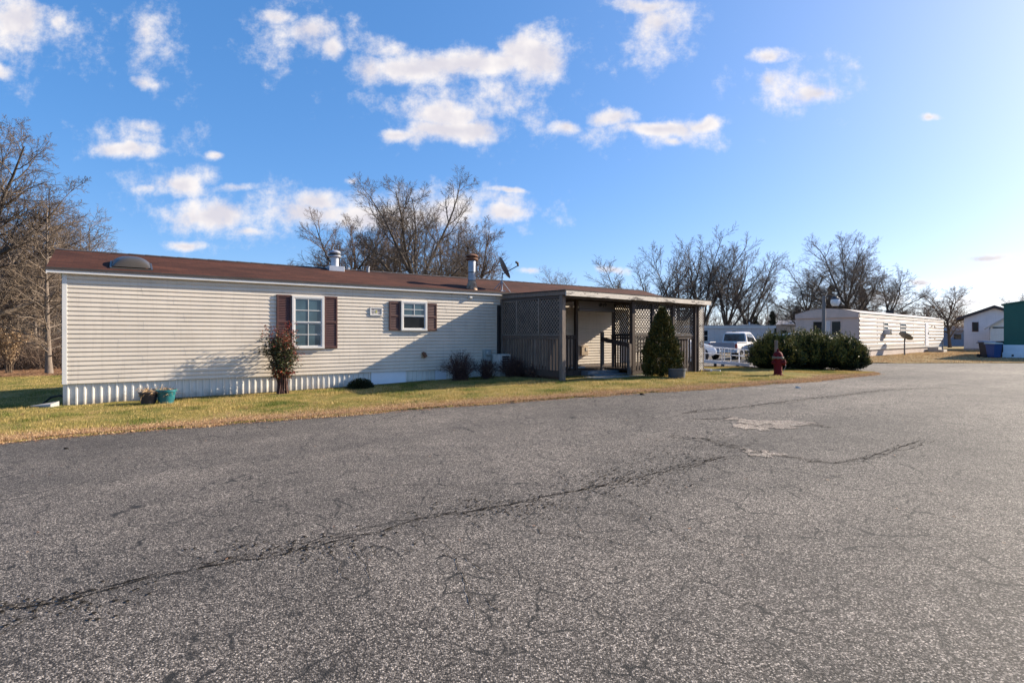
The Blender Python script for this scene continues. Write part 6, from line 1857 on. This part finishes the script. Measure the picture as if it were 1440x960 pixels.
m = MB(); m.box(-.02, hwid + .02, -.03, .0, -.2, .18); m.build('foundation', M['concrete'], wh)
Yq = 47.5; xq = ray_xy(1392.5, Yq); zq = gz(xq, Yq)
shd = empty('white_shed', (xq, Yq, zq), rad(-40), 'small white gabled shed between the white house and the green home', 'shed')
wq = 2*1.15; zeq = ray_z(459.5, Yq) - zq; zpq = ray_z(446, Yq) - zq
m = MB(); m.prism([(0, -.3), (0, zeq), (wq/2, zpq), (wq, zeq), (wq, -.3)], 0, 3, 'xz'); m.build('wall', M['siding_plain'], shd)
m = MB(); s3 = (zpq - zeq)/(wq/2)
for sg in (0, 1):
    (xa_, za_), (xb2, zb2) = ((-.35, zeq - .35*s3), (wq/2, zpq)) if sg == 0 else ((wq/2, zpq), (wq + .35, zeq - .35*s3))
    m.hexa([(xa_, -.3, za_ + .02), (xb2, -.3, zb2 + .02), (xb2, 3.2, zb2 + .02), (xa_, 3.2, za_ + .02), (xa_, -.3, za_ + .14), (xb2, -.3, zb2 + .14), (xb2, 3.2, zb2 + .14), (xa_, 3.2, za_ + .14)])
m.build('roof', M['siding_white'], shd)
m = MB(); m.box(.15, wq - .15, -.04, .0, zeq - .12, zeq - .02); m.build('door_header', M['black'], shd)
MB().box(.35, wq - .35, -.03, .0, -.2, zeq - .15).build('door', M['siding_plain'], shd)

Yg = 33.6; xg = ray_xy(1411.5, Yg); zg = gz(xg, Yg)
gh = empty('green_home', (xg, Yg, zg), rad(-46), 'dark green mobile home with white skirting at the right edge of the photo', 'mobile home')
Lg = 5.2; zeg = ray_z(428.5, Yg) - zg
m = MB(); z = .80; gtop = lambda x: zeg + .16*min(x, Lg - x)
m.prism([(0, .80), (0, zeg), (Lg/2, gtop(Lg/2)), (Lg, zeg), (Lg, .80)], 0, 12, 'xz'); m.build('wall', M['green'], gh)
m = MB()
for k in range(12):
    zz = .9 + k*.2
    if zz < zeg - .05: m.box(.02, Lg - .02, -.012, -.002, zz, zz + .012)
m.build('siding_lap', M['green'], gh)
m = MB(); m.box(-.02, Lg + .02, -.05, .0, .34, .80); m.box(-.06, Lg + .06, -.09, .0, -.3, .34); m.box(-.02, .0, .0, 12, -.3, .80); gs = m.build('skirting', M['skirt_new'], gh)
MB().box(.36, .46, -.097, -.088, .10, .22).build('skirting_vent', M['black'], gs)
m = MB()
for sg in (0, 1):
    a, b_ = ((-.12, zeg - .02), (Lg/2, gtop(Lg/2))) if sg == 0 else ((Lg/2, gtop(Lg/2)), (Lg + .12, zeg - .02))
    m.hexa([(a[0], -.1, a[1] + .003), (b_[0], -.1, b_[1] + .003), (b_[0], 12.1, b_[1] + .003), (a[0], 12.1, a[1] + .003), (a[0], -.1, a[1] + .07), (b_[0], -.1, b_[1] + .07), (b_[0], 12.1, b_[1] + .07), (a[0], 12.1, a[1] + .07)])
m.build('roof', M['green'], gh)

# wheeled bins
def wheelie(px, Y, body, lid, label, rz=0, H=1.0):
    x = ray_xy(px, Y); b = empty('wheelie_bin', (x, Y, gz(x, Y)), rz, label, 'bin', 'wheeled bins beside the green home')
    k = H/1.0
    m = MB(); m.hexa([(-.23, -.26, .06), (.23, -.26, .06), (.23, .26, .06), (-.23, .26, .06), (-.30, -.35, .94*k), (.30, -.35, .94*k), (.30, .35, .94*k), (-.30, .35, .94*k)]); m.build('body', M[body], b, bevel=.03)
    m = MB(); m.box(-.32, .32, -.37, .37, .90*k, .95*k); m.build('rim', M[body], b, bevel=.01)
    m = MB(); m.hexa([(-.335, -.40, .955*k), (.335, -.40, .955*k), (.335, .38, .955*k), (-.335, .38, .955*k), (-.30, -.36, 1.04*k), (.30, -.36, 1.04*k), (.34, .40, 1.07*k), (-.34, .40, 1.07*k)]); m.build('lid', M[lid], b, bevel=.02)
    for s in (-1, 1): MB().lathe([(.12, s*.27), (.12, s*.33), (.05, s*.335)], 14, (0, .0, 0), 'x').build('wheel', M['rubber'], b) if False else None
    for s in (-1, 1):
        m = MB(); m.lathe([(.12, -.03), (.12, .03), (.04, .035)], 14, (s*.27, .34, .12), 'x'); m.v = [(p[0] if True else 0, p[1], p[2]) for p in m.v]; m.build('wheel', M['rubber'], b)
    m = MB(); m.tube([(-.3, .38, .93*k), (-.3, .47, .95*k), (.3, .47, .95*k), (.3, .38, .93*k)], .016, 6); m.build('handle', M[body], b)
    b.scale = (.84, .9, 1)
    return b
wheelie(1387.5, 33.9, 'bin_black', 'bin_lid_blue', 'black wheeled bin with a grey-blue lid, left of the blue bin', rad(12), .98)
wheelie(1397.5, 33.0, 'bin_blue', 'bin_lid', 'blue wheeled bin with a pale lid beside the green home', rad(4), .90)
wheelie(1406, 34.4, 'bin_black', 'bin_black', 'dark wheeled bin with its handle up, squeezed against the green home', rad(186), .96)

# a grey shed-like building glimpsed between trailer and house
Yz = 78; xz = ray_xy(1326, Yz); zz_ = gz(xz, Yz)
fs_ = empty('far_house', (xz, Yz, zz_), rad(-38), 'distant grey-blue low building glimpsed between the trailer and the white house', 'house')
MB().box(0, 3.6, 0, 5, -.3, 2.1).build('wall', M['cabinet_blue'], fs_)
m = MB(); m.hexa([(-.2, -.3, 2.1), (3.8, -.3, 2.1), (3.8, 5.2, 2.1), (-.2, 5.2, 2.1), (.4, .6, 2.7), (3.2, .6, 2.7), (3.2, 4.4, 2.7), (.4, 4.4, 2.7)]); m.build('roof', M['siding_white'], fs_)
MB().box(1.2, 2.0, -.03, 0, .9, 1.6).build('window', M['pane_dark'], fs_)

# ------------------------------------------------------------------ small things on the home's lawn
gx_, gy_, gz_ = at(217, 570)
pw = empty('teal_planter', (gx_, gy_ + .22, gz(gx_, gy_ + .22)), HOME_ROT, 'teal planter pot with dry dead plants at the foot of the white skirting', 'planter'); pw.scale = (.95, .95, 1.15)
MB().lathe([(.13, -.01), (.15, .0), (.20, .24), (.225, .245), (.225, .28), (.20, .282), (.19, .24), (.01, .235)], 26, (.11, 0, 0)).build('pot', M['teal'], pw, smooth=True)
MB().lathe([(.12, -.01), (.14, .0), (.185, .22), (.20, .225), (.20, .25), (.18, .252), (.17, .22), (.01, .215)], 26, (-.24, .02, 0)).build('pot', M['bin_black'], pw, smooth=True)
r = np.random.default_rng(401); n = 420
for x_ in (.11, -.24):
    n = 200; C = np.stack([x_ + r.normal(0, .10, n), r.normal(0, .09, n), r.uniform(.20, .29, n)], -1); a = r.uniform(0, 6.28, n)
    D = np.stack([np.cos(a), np.sin(a), r.uniform(-.7, .8, n)], -1); foliage('dead_plant', C, D, .12, .012, 'straw', pw, 402, .3)

wx, wy, wz = at(808.5, 527.5)
wp = empty('white_planter', (wx, wy + .2, gz(wx, wy + .2)), HOME_ROT, 'white rectangular planter box beside the porch steps', 'planter')
m = MB(); m.hexa([(-.30, -.14, 0), (.30, -.14, 0), (.30, .14, 0), (-.30, .14, 0), (-.34, -.17, .28), (.34, -.17, .28), (.34, .17, .28), (-.34, .17, .28)]); m.build('box', M['pot_white'], wp, bevel=.01)
n = 160; C = np.stack([r.uniform(-.3, .3, n), r.uniform(-.13, .13, n), np.full(n, .27)], -1); foliage('dead_plant', C, np.repeat(UPV[None], n, 0), .09, .01, 'straw', wp, 403, .6)

bx_, by_, bz_ = at(66, 573.5)
db = MB(); db.hexa([(-.34, -.02, .01), (.16, -.10, .01), (.20, .08, .01), (-.10, .12, .01), (-.34, -.02, .03), (.16, -.10, .07), (.20, .08, .12), (-.10, .12, .06)])
o = db.build('splash_block', M['concrete'], None, bevel=.005); o.location = (bx_, by_, bz_ + .02); setp(o, 'pale broken drain splash board on the grass at the home corner', 'board')
hxx, hyy2, hzz = at(76, 570)
o = MB().tube([(-.28, 0, .03), (-.15, .05, .16), (.05, .06, .20), (.22, .04, .14), (.34, .0, .03)], .022, 8).build('black_hose', M['rubber'], None, smooth=True); o.location = (hxx, hyy2 + .05, hzz + .01)
setp(o, 'black hose arching out of the grass at the home corner', 'hose')
# litter on the road
for px, py, sz, mt, lb in ((1123, 545.3, .09, 'pot_white', 'white scrap of paper on the road in front of the hydrant'), (94, 631, .035, 'crack', 'small dark stone near the left edge of the road'), (903, 555, .10, 'crack', 'dark clump of leaves on the road edge before the arborvitae')):
    x, y, z = at(px, py); q = MB(); rr2 = random.Random(px); n = 7
    top_ = [(math.cos(k*6.283/n)*sz*rr2.uniform(.5, 1), math.sin(k*6.283/n)*sz*rr2.uniform(.4, .8)) for k in range(n)]
    vs = [(a, b, 0) for a, b in top_] + [(a*.8 - sz*.1, b*.8, sz*(.30 - .25*a/sz)) for a, b in top_]
    q.add(vs, [tuple(range(n)), tuple(range(n, 2*n))] + [(k, (k+1) % n, n + (k+1) % n, n + k) for k in range(n)])
    o = q.build('paper_scrap' if mt == 'pot_white' else ('stone' if px == 94 else 'leaf_clump'), M[mt]); o.location = (x, y, z + .002); setp(o, lb, 'litter' if mt == 'pot_white' else ('stone' if px == 94 else 'leaves'))
